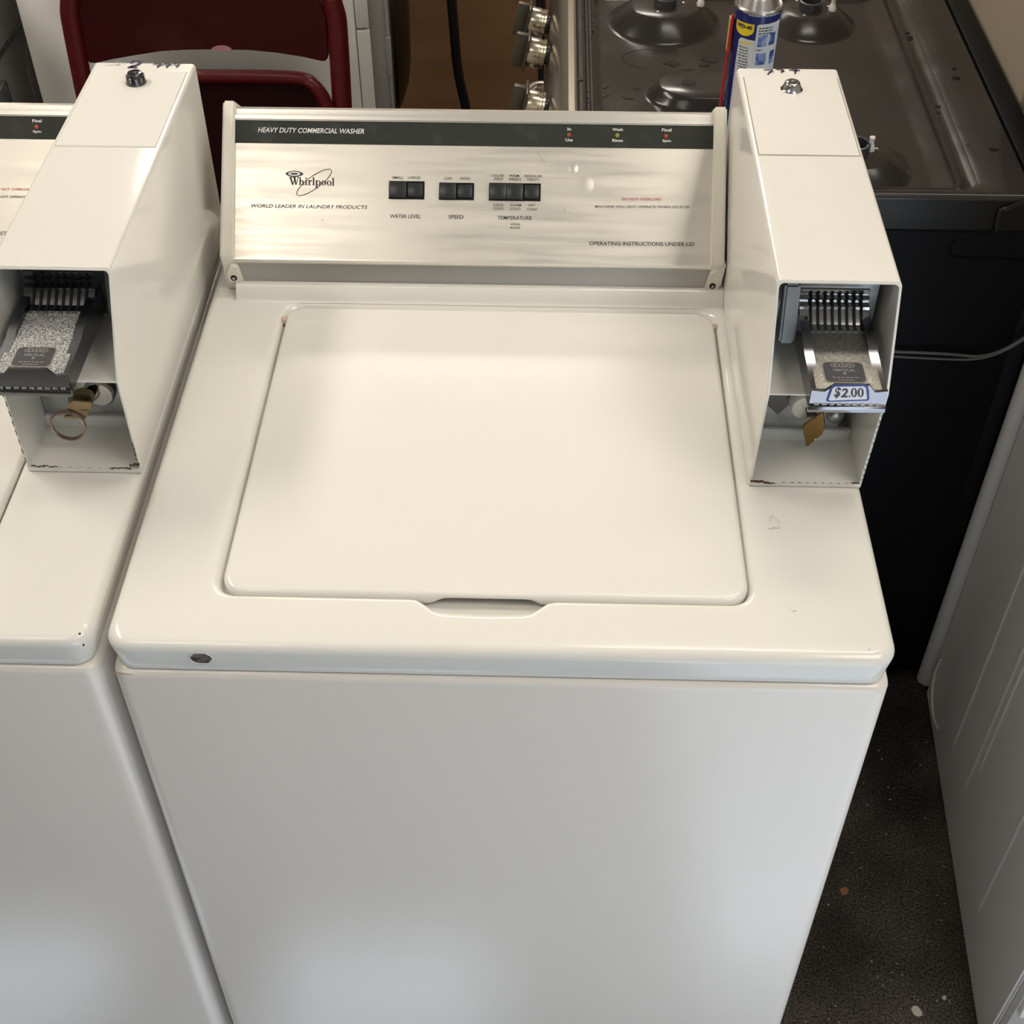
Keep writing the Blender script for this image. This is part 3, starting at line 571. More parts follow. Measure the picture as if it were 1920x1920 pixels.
        pk = fin('price_sticker', bm, ['labelblue', 'labelwhite'], sd, smooth=0, normals=False, label='white sticker with a dark blue border reading $2.00')
        bm = bmesh.new(); n_ = V((0, -1, 0))
        def glyph(s, xl, xr, yb_, yt, bold):
            o = f_(xl, yb_); put_text(s, o, V((f_(xr, yb_).x-o.x, 0, 0)), V((0, 0, f_(xl, yt).z-o.z)), n_, None, None, bold, 0, .0007, into=bm)
        glyph('$', 1562.5, 1573.5, 746, 725, .022); glyph('2', 1576, 1588.5, 744, 727, .028); glyph('.', 1590.5, 1594, 743.7, 740.6, .02)
        for xc_ in (1601, 1613.5):
            for k in range(24):
                a, b = 2*PI*k/24, 2*PI*(k+1)/24; R_ = lambda an, kx, ky: f_(xc_+kx*math.cos(an), 735-ky*math.sin(an))+n_*.0007
                bm.faces.new([bm.verts.new(p) for p in (R_(a, 5.9, 8.7), R_(b, 5.9, 8.7), R_(b, 2.1, 7.0), R_(a, 2.1, 7.0))])
        fin('price_lettering', bm, 'ink', sd, smooth=0, normals=False)
    # bracket beside the slide (upper bay)
    bm = bmesh.new()
    if right: prism(bm, [V((x0+.0080, y, z)) for y, z in ((yq-.001, h-.006), (yq-.012, h-.006), (yq-.024, zs+.008), (yq-.024, zs-.002), (yq-.014, zs-.008), (yq-.001, zs-.006))], (.013, 0, 0))
    else: prism(bm, [V((x1-.010, y, z)) for y, z in ((yq-.001, h-.006), (yq-.006, h-.006), (yq-.020, zs+.008), (yq-.018, zs-.002), (yq-.001, zs-.008))], (.006, 0, 0))
    bmesh.ops.recalc_face_normals(bm, faces=bm.faces); bmesh.ops.bevel(bm, geom=list(bm.edges), offset=.002, segments=2, affect='EDGES'); fin('side_bracket', bm, 'bracket', cs)
    # ---- lower bay: vault plate, rivet, lock barrel
    yv = y0+.062
    bm = bmesh.new(); box(bm, x0+th+.001, x1-th-.012 if right else x1-th-.001, yv, yv+.004, .018, hm-.003, .0006, 1)
    if right: lx, rx = x0+.051, x0+.082
    else: lx, rx = x0+.064, x0+.037
    lz = .052; lathe(bm, V((rx, yv, .034)), [(.0085, 0), (.0085, -.001), (.0070, -.0035), (.0040, -.0050), (.001, -.0054)], 20, (0, 1, 0), mi=1)
    prism(bm, [V((lx-(.036 if right else -.016), yv-.001, lz+.030)), V((lx-(.012 if right else -.040), yv-.001, lz+.030)), V((lx-(.012 if right else -.036), yv-.001, lz-.004)), V((lx-(.022 if right else -.022), yv-.001, lz-.018)), V((lx-(.036 if right else -.018), yv-.001, lz-.004))], (0, .0012, 0), 2)  # flat dark shape painted in place of a shaded recess
    fin('vault_door', bm, ['galv', 'galv', 'blued'], cs, smooth=35)
    bm = bmesh.new(); lathe(bm, V((lx, yv, lz)), [(.0145, 0), (.0145, -.010), (.0125, -.0125), (.0060, -.0125)], 24, (0, 1, 0)); fin('lock_barrel', bm, 'cap' if right else 'chrome', cs)
    box_b = bmesh.new(); box(box_b, x0+th, x1-th, yv-.004, yv+.002, .004, .018, .001, 1); fin('vault_sill', box_b, 'enamel', cs, smooth=0)
    # chipped, rusty paint along the opening
    bm = bmesh.new(); rnd = random.Random(3 if right else 5)
    def chip(xx, zz, wd, ln, onside=None):
        yy = fy(zz)-.0003
        if onside is None: pts = [V((xx+ln*k/4, yy, zz+rnd.uniform(-.0006, .0006))) for k in range(5)]
        else: pts = [V((onside+rnd.uniform(-.0004, .0004), fy(zz+ln*k/4)-.0003, zz+ln*k/4)) for k in range(5)]
        ribbon(bm, pts, [wd*rnd.uniform(.3, 1) for _ in pts], (0, -1, .2), .0004)
    if right:
        for k in range(7): chip(x0+.001+.003*k, .0085-.0006*k+rnd.uniform(-.001, .001), .0035-.0003*k, .005)
        for k in range(10): chip(x0+.03+.007*k, .0072, .0009, .003)
        for k in range(14): chip(0, .010+.007*k, .0009, .004, x1-.0012)
        for k in range(3): chip(x1-.010+.002*k, .008, .0022, .004)
    else:
        for k in range(6): chip(x0+.004+.004*k, .0078+rnd.uniform(-.0008, .0008), .0018, .005)
        for k in range(6): chip(x1-.028+.0045*k, .0072+(.001*k if k > 3 else 0), .0018+.0004*k, .005)
        for k in range(8): chip(0, .012+.011*k, .0012, .006, x0+.0010)
        for k in range(5): chip(0, .010+.006*k, .0014, .005, x1-.0018)
        for k in range(6): chip(x0+.03+.009*k, .0070, .0006, .003)
    fin('chipped_paint', bm, 'rust' if right else 'grime_and_shade', cs, smooth=0, normals=False)
    KEYS.append((V((lx, yv-.012, lz)), right))
KEYS = []
washer(0, 0, 'white top-load washer in the centre with its whole stainless control panel and lid in view', (.5448, .6465, .2005, .1876, .2237, .5911, .2102, .1211), True)
wl = washer(-.6601, .0021, 'white top-load washer cut off by the left edge, key ring hanging in its coin box', (-.1163, -.0105, .2024, .2038, .2506, .6200, .1935, .1088), False)

# ------------------------------------------------------------------ keys (each pulls out of its lock)
def keys():
    for c, right in KEYS:
        if right:
            yk = c.y-.012; f_ = lambda px, py, dy=0: on(px, py, 'y', yk+dy)
            t = thing('key', 'brass key in the lock of the coin box with the price sticker', 'key', f_(1525, 800))
            bm = bmesh.new(); ol = [(1504.5, 800), (1508, 797), (1541, 773), (1545, 777), (1547, 800), (1541, 816), (1514, 838), (1511, 836)]
            prism(bm, [f_(*p) for p in ol], (.0006, .0024, .0004)); bmesh.ops.recalc_face_normals(bm, faces=bm.faces); bmesh.ops.bevel(bm, geom=list(bm.edges), offset=.0005, segments=1, affect='EDGES'); fin('key_bow', bm, 'brass', t, smooth=30)
            bm = bmesh.new(); a = f_(1522, 786); box(bm, a.x-.0045, a.x+.0045, yk, c.y+.001, c.z-.0012, c.z+.0012, .0003, 1); fin('key_blade', bm, 'grime_and_shade', t, smooth=0)
            bm = bmesh.new(); lathe(bm, f_(1529, 824, -.0002), [(.0011, 0), (.0011, -.0004)], 10, (0, 1, 0)); fin('key_hole', bm, 'labelwhite', t, smooth=0)
        else:
            yk = c.y-.022; f_ = lambda px, py, dy=0: on(px, py, 'y', yk+dy)
            t = thing('key', 'dull brass key with a ring through it in the left coin box', 'key', f_(145, 765))
            bm = bmesh.new(); ol = [(128, 758), (137, 752), (172, 755), (173, 760), (160, 786), (118, 784)]
            inn = [(119, 780), (125, 776.5), (148, 778), (147, 781), (124, 782)]
            prism(bm, [f_(*p) for p in ol], (0, .0024, 0)); fin('key_bow', bm, 'oldbrass', t, smooth=0)
            bm = bmesh.new(); prism(bm, [f_(*p, -.0004) for p in [(121, 779), (127, 776), (149, 777.5), (148, 780.5), (124, 781)]], (0, .0003, 0)); fin('key_slot', bm, 'grime_and_shade', t, smooth=0)
            bm = bmesh.new(); prism(bm, [f_(*p, .008) for p in [(132, 752), (135, 741), (150, 737), (168, 742), (174, 752)]], (0, .008, 0)); fin('key_collar', bm, 'oldbrass', t, smooth=0)
            bm = bmesh.new(); a = f_(152, 748); box(bm, a.x-.0045, a.x+.0045, yk, c.y+.002, c.z-.0012, c.z+.0012, .0003, 1); fin('key_blade', bm, 'grime_and_shade', t, smooth=0)
            cc = f_(127.5, 799, -.004); R_ = (f_(159, 800, -.004)-cc).length
            bm = bmesh.new(); uu = V((1, 0, 0)); vv = V((0, .13, .99))
            for kk in (0, 1): tube(bm, [cc+uu*(R_*math.cos(a))+vv*(R_*.96*math.sin(a))+V((0, .0012*kk, .0008*kk)) for a in [2*PI*i/48 for i in range(48)]], .00115, 8, closed=True)
            fin('key_ring', bm, 'copper', t)
keys()

# ------------------------------------------------------------------ black gas stove
def stove():
    t = thing('stove', 'black gas stove with bare burner bases behind the centre washer', 'stove', (.66, .985, -H))
    xf, xb, ya, yb = .363, .962, .699, 1.285
    bm = bmesh.new(); box(bm, xf+.035, xb-.004, ya+.004, yb-.004, -H+.02, -.047, .004, 2)
    box(bm, xb-.006, 1.03, ya+.006, .930, -H+.02, -.052, .004, 2)  # black filler block added to keep the gap by the fridge dark
    # embossed lines on the side sheet
    sp = [on(*p, 'y', ya+.003) for p in ((1790, 452), (1783, 462), (1782, 474), (1790, 482), (1810, 484), (1860, 486), (1925, 491))]
    tube(bm, smooth_path(sp, 4), .0016, 6, mi=0)
    lp = [on(*p, 'y', ya+.003) for p in ((1600, 426), (1700, 429), (1860, 434), (1872, 437))]; tube(bm, lp, .0022, 6)
    fin('body', bm, 'stoveside', t)
    for fx in (xf+.09, xb-.05):
        for fy_ in (ya+.05, yb-.05): bm = bmesh.new(); lathe(bm, V((fx, fy_, -H)), [(.016, 0), (.016, .022)], 12); fin('foot', bm, 'black', t)
    # cooktop: raised rim, stepped tray
    bm = bmesh.new(); lo = []
    def L(x0, x1, y0, y1, z, r): lo.append([(x, y, z) for x, y in rr(x0, x1, y0, y1, r, 6, 8)])
    X0, X1 = xf+.030, .930
    L(X0, X1, ya, yb, -.046, .008); L(X0, X1, ya, yb, -.006, .008); L(X0+.0015, X1-.0015, ya+.0015, yb-.0015, -.002, .008); L(X0+.005, X1-.005, ya+.005, yb-.005, 0, .008)
    L(.404, .8690, .7130, yb-.018, 0, .016); L(.4055, .8675, .7145, yb-.019, -.0012, .016); L(.4075, .862, .7170, yb-.022, -.006, .015); L(.4105, .8545, .719, yb-.024, -.006, .014); L(.412, .8525, .7205, yb-.026, -.0035, .014); L(.4150, .8440, .7225, yb-.028, -.0035, .013); L(.4165, .8420, .7245, yb-.03, -.008, .013)
    L(.4180, .838, .7265, yb-.032, -.008, .012); L(.4235, .824, .731, yb-.036, -.0135, .012); L(.43, .815, .736, yb-.04, -.0145, .012)
    bridge(bm, lo, True, True, True)
    for f in bm.faces:
        if f.calc_center_median().z < -.0165: f.material_index = 1
    ck = fin('cooktop', bm, ['stovetop', 'blackgloss'], t, smooth=50)
    # rear vent trim and backguard foot
    bm = bmesh.new(); box(bm, .931, xb, ya+.004, yb, -.046, -.0005, .003, 2); fin('rear_trim', bm, 'stoveside', t)
    bm = bmesh.new(); a = on(1873, 398, 'y', ya); pth = smooth_path([on(*p, 'y', ya-.002) for p in ((1868, 432), (1871, 410), (1876, 396), (1890, 391), (1910, 382), (1935, 372))], 5); tube(bm, pth, .0035, 8); fin('corner_trim', bm, 'blackgloss', t)
    # burner bases
    def burner(cx, cy, r, sx=1.0, sleeve=True, hgt=.024, tr=.62):
        z = -.0145; bm = bmesh.new(); pr = [(r*1.10, 0), (r*1.04, .0012), (r, .004), (r*(.5+.5*tr), hgt*.62), (r*(tr+.05), hgt*.93), (r*tr, hgt), (r*.3, hgt+.001)]
        if sx == 1.0: lathe(bm, V((cx, cy, z)), pr, 40, cap0=False)
        else:
            loops = []
            for rr_, hz in pr: loops.append([(cx+math.copysign((sx-1)*r*.5, math.cos(a))+rr_*math.cos(a), cy+rr_*.75*math.sin(a), z+hz) for a in [2*PI*(k+.5)/40 for k in range(40)]])
            bridge(bm, loops, True, False, True)
        b = fin('burner_base', bm, 'stovetop', t, smooth=60)
        if sleeve:
            bm = bmesh.new(); rs = .0165; lathe(bm, V((cx, cy, z+hgt)), [(rs, 0), (rs, .011), (rs-.002, .012), (rs-.003, .011), (rs-.003, .001)], 28); fin('burner_sleeve', bm, 'badge', b)
            bm = bmesh.new()
            for a in (-2.0, .2, 2.2): lathe(bm, V((cx+.027*math.cos(a), cy+.027*math.sin(a), z+hgt)), [(.0022, 0), (.0022, .001), (.001, .0015)], 10)
            fin('burner_screw', bm, 'emboss', b)
        return b
    def igniter(b, x, y, z):
        bm = bmesh.new(); lathe(bm, V((x, y, z)), [(.0052, 0), (.0056, .003), (.0042, .008), (.0030, .010), (.0030, .016), (.0036, .0175), (.0030, .019)], 16); fin('igniter', bm, 'ceramic', b)
    b = burner(.520, 1.176, .074, 1, True, .026, .60); igniter(b, .570, 1.176, .0105)
    b = burner(.726, 1.178, .062, 1, True, .022, .58); p = on(1560, 20, 'z', .0075); igniter(b, p.x, p.y, .0075)
    b = burner(.585, .962, .066, 1.9, False, .017, .78); bm = bmesh.new(); lathe(bm, on(1292, 155, 'z', .0035), [(.0075, 0), (.0075, .0004)], 20, sx=1.3); fin('burner_hole', bm, 'void', b, smooth=0)
    b = burner(.730, .785, .066, 1, True, .022, .60); p = on(1631, 283, 'z', .0075); igniter(b, p.x, p.y, .0075)
    # puddle rings and grease marks on the sheet
    bm = bmesh.new(); Zp = -.0143
    for P in ([(1230, 91), (1200, 93), (1178, 98), (1167, 107), (1175, 117), (1192, 125), (1213, 128)],):
        ribbon(bm, smooth_path([on(*p, 'z', Zp) for p in P], 5), .0012, (0, 0, 1))
    for cx, cy, k in ((1133, 162, 1.2), (1133, 179, 1.0), (1178, 183, 1.3), (1700, 103, 1.2), (1195, 165, 1.0), (1262, 118, 2.2), (1330, 112, 2.0), (1320, 122, 1.6)):
        c = on(cx, cy, 'z', Zp); rd = random.Random(cx); pts = []
        bm.faces.new([bm.verts.new(c+V((k*.006*math.cos(a)*rd.uniform(.5, 1.3), k*.004*math.sin(a)*rd.uniform(.5, 1.3), .0004))) for a in [2*PI*i/14 for i in range(14)]])
    for px, py in ((1112, 40), (1112, 48), (1112, 54), (1100, 172), (1103, 182), (1100, 190), (1086, 150), (1700, 62), (1708, 70), (1704, 74), (1758, 200), (1755, 212), (1720, 20), (1746, 33), (1760, 95), (1765, 105), (1790, 128), (1795, 146), (1862, 280)):
        c = on(px, py, 'z', 0); z_ = .0005 if (px > 1770 or px < 1090) else -.006; c = on(px, py, 'z', z_); rd = random.Random(px+py)
        bm.faces.new([bm.verts.new(c+V((.006*math.cos(a)*rd.uniform(.4, 1.3), .0035*math.sin(a)*rd.uniform(.4, 1.3), .0006))) for a in [2*PI*i/12 for i in range(12)]])
    fin('grease_spots', bm, 'blackgloss', ck, smooth=0, normals=False)['kind'] = 'stuff'
    # sloping stainless front with knobs
    bm = bmesh.new(); prism(bm, [V((x, ya+.002, z)) for x, z in ((X0+.002, -.001), (X0-.006, .0015), (X0-.014, -.001), (xf-.004, -.020), (xf-.014, -.085), (xf-.006, -.095), (X0+.002, -.095))], (0, yb-ya-.004, 0)); bmesh.ops.recalc_face_normals(bm, faces=bm.faces); bmesh.ops.bevel(bm, geom=[e for e in bm.edges if abs((e.verts[0].co-e.verts[1].co).y) > .1], offset=.003, segments=2, affect='EDGES')
    fin('control_panel', bm, 'stovesteel', t)
    ax = V((-1, 0, .22)).normalized(); s_ = V((0, 1, 0)); u_ = ax.cross(s_)
    for ky in (1.222, 1.125, .972):
        O = V((xf-.008, ky, -.042))
        bm = bmesh.new(); lathe(bm, O, [(.013, 0), (.013, .007)], 20, ax, mi=1); lathe(bm, O+ax*.006, [(.0205, 0), (.0205, .003), (.0195, .004), (.0195, .007), (.0205, .008), (.0205, .022), (.0185, .025)], 32, ax)
        kb = fin('knob', bm, ['knob', 'black'], t, smooth=40)
        bm = bmesh.new(); obox(bm, O+ax*.030, s_, u_, ax, (-.0050, -.0245, -.001), (.0050, .0245, .020), .0015); obox(bm, O+ax*.030, s_, u_, ax, (-.0195, -.0245, .0), (.0195, .0245, .0035), .001, 0); fin('grip', bm, 'knobface', kb, smooth=30)
    bm = bmesh.new(); box(bm, xf-.004, xf+.034, ya+.006, yb-.006, -.62, -.10, .006, 2); fin('oven_door', bm, 'stovesteel', t)
    bm = bmesh.new(); pt = [V((xf-.004, ya+.05, -.15)), V((xf-.030, ya+.055, -.15)), V((xf-.052, ya+.13, -.15)), V((xf-.062, ya+.28, -.15)), V((xf-.052, yb-.13, -.15)), V((xf-.030, yb-.055, -.15)), V((xf-.004, yb-.05, -.15))]
    tube(bm, smooth_path(pt, 6), .011, 12); fin('oven_handle', bm, 'stovesteel', t)
    bm = bmesh.new(); box(bm, xf+.0, xf+.034, ya+.006, yb-.006, -H+.05, -.63, .006, 2); fin('drawer', bm, 'stovesteel', t)
stove()

# ------------------------------------------------------------------ spray can standing on the stove
def spray_can():
    r = .0262; cz = -.0135; top = .1805; C0 = V((.5935, .806, 0))
    t = thing('spray_can', 'blue and yellow aerosol can with a red straw standing on the stove', 'spray can', (C0.x, C0.y, cz))
    bm = bmesh.new(); O = V((C0.x, C0.y, cz)); hb = top-cz
    lathe(bm, O, [(r*.92, 0), (r, .003), (r, hb-.004)], 48); cb = fin('can_body', bm, 'canblue', t)
    bm = bmesh.new(); lathe(bm, O+V((0, 0, hb-.004)), [(r*1.0, 0), (r*1.05, .0015), (r*1.05, .0035), (r*.99, .0050), (r*.93, .0045), (r*.90, .0025), (r*.86, .004), (r*.72, .014), (r*.52, .021), (r*.42, .022), (r*.42, .026), (r*.3, .027)], 48); fin('dome_top', bm, 'cansilver', t)
    bm = bmesh.new(); lathe(bm, O+V((0, 0, hb+.022)), [(.0075, 0), (.0075, .012), (.006, .016)], 24); fin('spray_nozzle', bm, 'straw', t)
    def hit(px, py):     # ray onto the can's side -> angle, height
        d = ray(px, py); ox, oy = CAM.x-C0.x, CAM.y-C0.y; a = d.x**2+d.y**2; b = 2*(ox*d.x+oy*d.y); c = ox*ox+oy*oy-r*r; ds = max(b*b-4*a*c, 0); k = (-b-math.sqrt(ds))/(2*a); p = CAM+d*k
        return math.atan2(p.y-C0.y, p.x-C0.x), p.z
    def cp(a, z, e): return V((C0.x+(r+e)*math.cos(a), C0.y+(r+e)*math.sin(a), z))
    am, zm = hit(1404, 60)
    def patch(pts, e, material, name, n=1):
        # convex polygon in (angle, z): sample as vertical strips
        bm = bmesh.new(); amin = min(p[0] for p in pts); amax = max(p[0] for p in pts); N = 24; col = []
        for i in range(N+1):
            a = amin+(amax-amin)*i/N; zs = []
            a_ = min(max(a, amin+1e-6), amax-1e-6)
            for (a0, z0), (a1, z1) in zip(pts, pts[1:]+pts[:1]):
                if (a0-a_)*(a1-a_) <= 0 and a0 != a1: zs.append(z0+(z1-z0)*(a_-a0)/(a1-a0))
            col.append((a, min(zs), max(zs)))
        vs = [(bm.verts.new(cp(a, lo, e)), bm.verts.new(cp(a, hi, e))) for a, lo, hi in col]
        for p, q in zip(vs, vs[1:]): bm.faces.new((p[0], q[0], q[1], p[1]))
        return fin(name, bm, material, cb, smooth=60, normals=False)
    h_ = lambda px, py: hit(px, py)
    def A(px, py): return hit(px, py)[0]
    aL, _ = hit(1377, 80); a1, z1 = hit(1381, 50); a2, z2 = hit(1414, 55)
    zsh = hit(1396, 66)[1]
    # yellow shield
    def shield(k, e, mm, nm):
        ca = (a1+a2)/2; hw = (a2-a1)/2*k; zt = hit(1396, 42)[1]+(.0012*(k-1)*8); zb = hit(1396, 67)[1]-(.0012*(k-1)*8); zmid = zt-(zt-zb)*.5
        pts = [(ca-hw, zt), (ca-hw, zmid)]+[(ca+hw*math.cos(PI+PI*i/12), zmid+(zmid-zb)*math.sin(PI+PI*i/12)) for i in range(1, 12)]+[(ca+hw, zmid), (ca+hw, zt)]
        patch(pts, e, mm, nm); return ca, hw, zt, zb
    ca, hw, zt, zb = shield(1.0, .0004, 'canyellow', 'shield_emblem')
    def ctext(s, a0, a1_, z0, z1_, e, mm, bold=0.02, into=None):
        bm = text_verts(s, bold); bmesh.ops.triangulate(bm, faces=bm.faces)
        for v in bm.verts: v.co = cp(a0+(a1_-a0)*v.co.x, z0+(z1_-z0)*v.co.y, e)
        return fin('lettering', bm, mm, cb, smooth=0, normals=False)
    ctext('WD-40', ca-hw*.82, ca+hw*.82, zt-(zt-zb)*.44, zt-(zt-zb)*.13, .0007, 'ink', .05)
    # white label: lower left block and right block
    aR = A(1462, 60); zlo = -.010
    aw = A(1381, 110); aw2 = A(1413, 90)
    patch([(aw-.06, zlo), (aw-.02, hit(1380, 72)[1]), (aw+.12, hit(1386, 71)[1]+.002), (aw2+.02, hit(1410, 76)[1]), (aw2+.02, zlo)], .0003, 'canwhite', 'directions_label')
    ar0 = A(1418, 60); zr_ = hit(1424, 46)[1]
    patch([(ar0-.04, zlo), (ar0, zr_-.002), (ar0+.08, zr_), (ar0+1.25, zr_+.0005), (ar0+1.25, zlo)], .0003, 'canwhite', 'uses_label')
    patch([(aw+.05, hit(1385, 79)[1]), (aw+.05, hit(1385, 75)[1]), (aw2-.10, hit(1408, 80)[1]), (aw2-.10, hit(1408, 83)[1])], .0006, 'canyellow', 'directions_bar')
    for x0, x1, y0, y1 in ((1422, 1439, 66, 88), (1443, 1453, 62, 84), (1418, 1436, 100, 122), (1443, 1450, 95, 118)):
        aa, bb = A(x0, y0), A(x1, y0); zz0, zz1 = hit(x0, y1)[1], hit(x0, y0)[1]; patch([(aa, zz0), (aa, zz1), (bb, zz1), (bb, zz0)], .0006, 'canpic', 'picture')
    # fine print, too small to read: lines of dashes
    bm = bmesh.new(); rd = random.Random(2)
    def dash(a0, a1_, z, th):
        a = a0
        while a < a1_:
            b = min(a+rd.uniform(.05, .16), a1_); v = [bm.verts.new(cp(q, zz, .0006)) for q, zz in ((a, z-th/2), (b, z-th/2), (b, z+th/2), (a, z+th/2))]; bm.faces.new(v); a = b+.035
    z0 = hit(1390, 82)[1]
    for k in range(16): dash(aw+.06+(.06 if k % 3 else 0), aw2-.14-rd.uniform(0, .12), z0-.003-.0034*k, .0012)
    for k in range(3): dash(ar0+.10, ar0+.75, zr_-.0045-.0032*k, .0013)
    dash(ar0+.06, ar0+.36, hit(1425, 94)[1], .0014)
    fin('fine_print', bm, 'stripe', cb, smooth=0, normals=False)
    bm = bmesh.new(); z = hit(1420, 30)[1]; a = A(1404, 31)
    while a < A(1460, 25): b = a+rd.uniform(.06, .14); bm.faces.new([bm.verts.new(cp(q, zz, .0004)) for q, zz in ((a, z-.001), (b, z-.001), (b, z+.0012), (a, z+.0012))]); a = b+.03
    fin('shoulder_print', bm, 'canwhite', cb, smooth=0, normals=False)
    # straw taped to the side
    aS = A(1378, 60)-.10; bm = bmesh.new(); s0 = V((C0.x-r-.0020, C0.y-.004, top-.012)); s1 = V((C0.x-r-.0060, C0.y-.010, .052)); tube(bm, [s0, (s0+s1)/2, s1], .0018, 8); fin('straw', bm, 'straw', t)
    bm = bmesh.new(); q0 = V((C0.x-r-.0038, C0.y-.003, top-.018)); box(bm, q0.x-.0008, q0.x+.003, q0.y-.001, q0.y+.010, q0.z-.040, q0.z); fin('tape', bm, 'tape', t, smooth=0)
spray_can()

# ------------------------------------------------------------------ folded chair leaning on the white front loader
def chair():
    th = math.radians(9); O = V((-.08, 1.36, -H)); eu = V((1, 0, 0)); ev = V((0, math.sin(th), math.cos(th))); en = ev.cross(eu)*-1     # plane of the folded chair, en towards camera
    if en.y > 0: en = -en
    P = lambda px, py, n=0.0: onp(px, py, O+en*n, en)
    t = thing('folding_chair', 'folded maroon metal chair leaning on the white appliance', 'chair', (O.x, O.y, -H))
    tl = P(127, 60); trr = P(639, 80); bl0 = P(152, 175); br0 = P(647, 195)
    xl = P(137, 60).x; xr = P(636, 100).x; r_ = .0115
    zt = lambda z: O+ev*((z+H)/math.cos(th)) - V((O.x, 0, 0))
    def q(x, z, n=0.0): p = O+ev*((z+H)/math.cos(th))+en*n; return V((x, p.y, p.z))
    ztop = P(600, 0).z+.055
    bm = bmesh.new(); pts = [q(xl+.012, -H), q(xl+.006, -.5), q(xl+.002, -.33), q(xl, P(128, 60).z), q(xl+.003, ztop-.07), q(xl+.02, ztop-.025), q(xl+.06, ztop), q((xl+xr)/2, ztop+.004), q(xr-.06, ztop), q(xr-.02, ztop-.025), q(xr-.003, ztop-.07), q(xr, P(128, 60).z), q(xr-.002, -.33), q(xr-.006, -.5), q(xr-.012, -H)]
    tube(bm, smooth_path(pts, 5), r_, 12, flat=1.5); fin('back_frame', bm, 'chairframe', t)
    # backrest sheet, bowed lower edge
    bm = bmesh.new(); low = [(163, 108), (167, 119), (180, 119), (210, 112), (250, 105), (300, 97), (350, 94), (410, 93.5), (470, 95), (520, 100), (570, 108), (605, 116), (612, 114), (616, 105)]
    poly = [P(*p, .004) for p in low]+[q(xr-.016, ztop-.08, .004), q(xr-.04, ztop-.02, .004), q(xl+.04, ztop-.02, .004), q(xl+.016, ztop-.08, .004)]
    prism(bm, poly, -en*.0015+V((0, .010, 0))); bmesh.ops.recalc_face_normals(bm, faces=bm.faces); bmesh.ops.bevel(bm, geom=[e for e in bm.edges], offset=.002, segments=1, affect='EDGES'); fin('backrest', bm, 'chair', t, smooth=30)
    bm = bmesh.new(); prism(bm, [P(396, 93.5, .004), P(398, 89.5, .004), P(404, 86.5, .004), P(411, 85, .004), P(420, 85, .004), P(428, 87, .004), P(433, 90, .004), P(436, 94, .004)], en*.004); fin('rubber_bumper', bm, 'pink', t, label='pink rubber bumper')
    # folded seat
    sx0, sx1 = P(200, 165).x, P(618, 200).x; zs = P(480, 140).z; bm = bmesh.new()
    rim = [q(sx0, -.62, .012), q(sx0, zs-.085, .012), q(sx0+.004, zs-.045, .012), q(sx0+.022, zs-.014, .012), q(sx0+.055, zs-.001, .012), q((sx0+sx1)/2, zs, .012), q(sx1-.055, zs-.001, .012), q(sx1-.022, zs-.014, .012), q(sx1-.004, zs-.045, .012), q(sx1, zs-.085, .012), q(sx1, -.62, .012)]
    tube(bm, smooth_path(rim, 6), .010, 10, flat=1.2); fin('seat_rim', bm, 'chairframe', t)
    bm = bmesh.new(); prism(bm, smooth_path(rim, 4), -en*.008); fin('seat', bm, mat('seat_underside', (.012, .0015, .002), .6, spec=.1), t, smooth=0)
    bm = bmesh.new()
    for xx in (sx0-.012, sx1+.012): tube(bm, [q(xx, -H, .024), q(xx, -.4, .024)], .0095, 10)
    tube(bm, [q(sx0-.012, -.8, .024), q(sx1+.012, -.8, .024)], .007, 8); fin('front_legs', bm, 'chairframe', t)
chair()

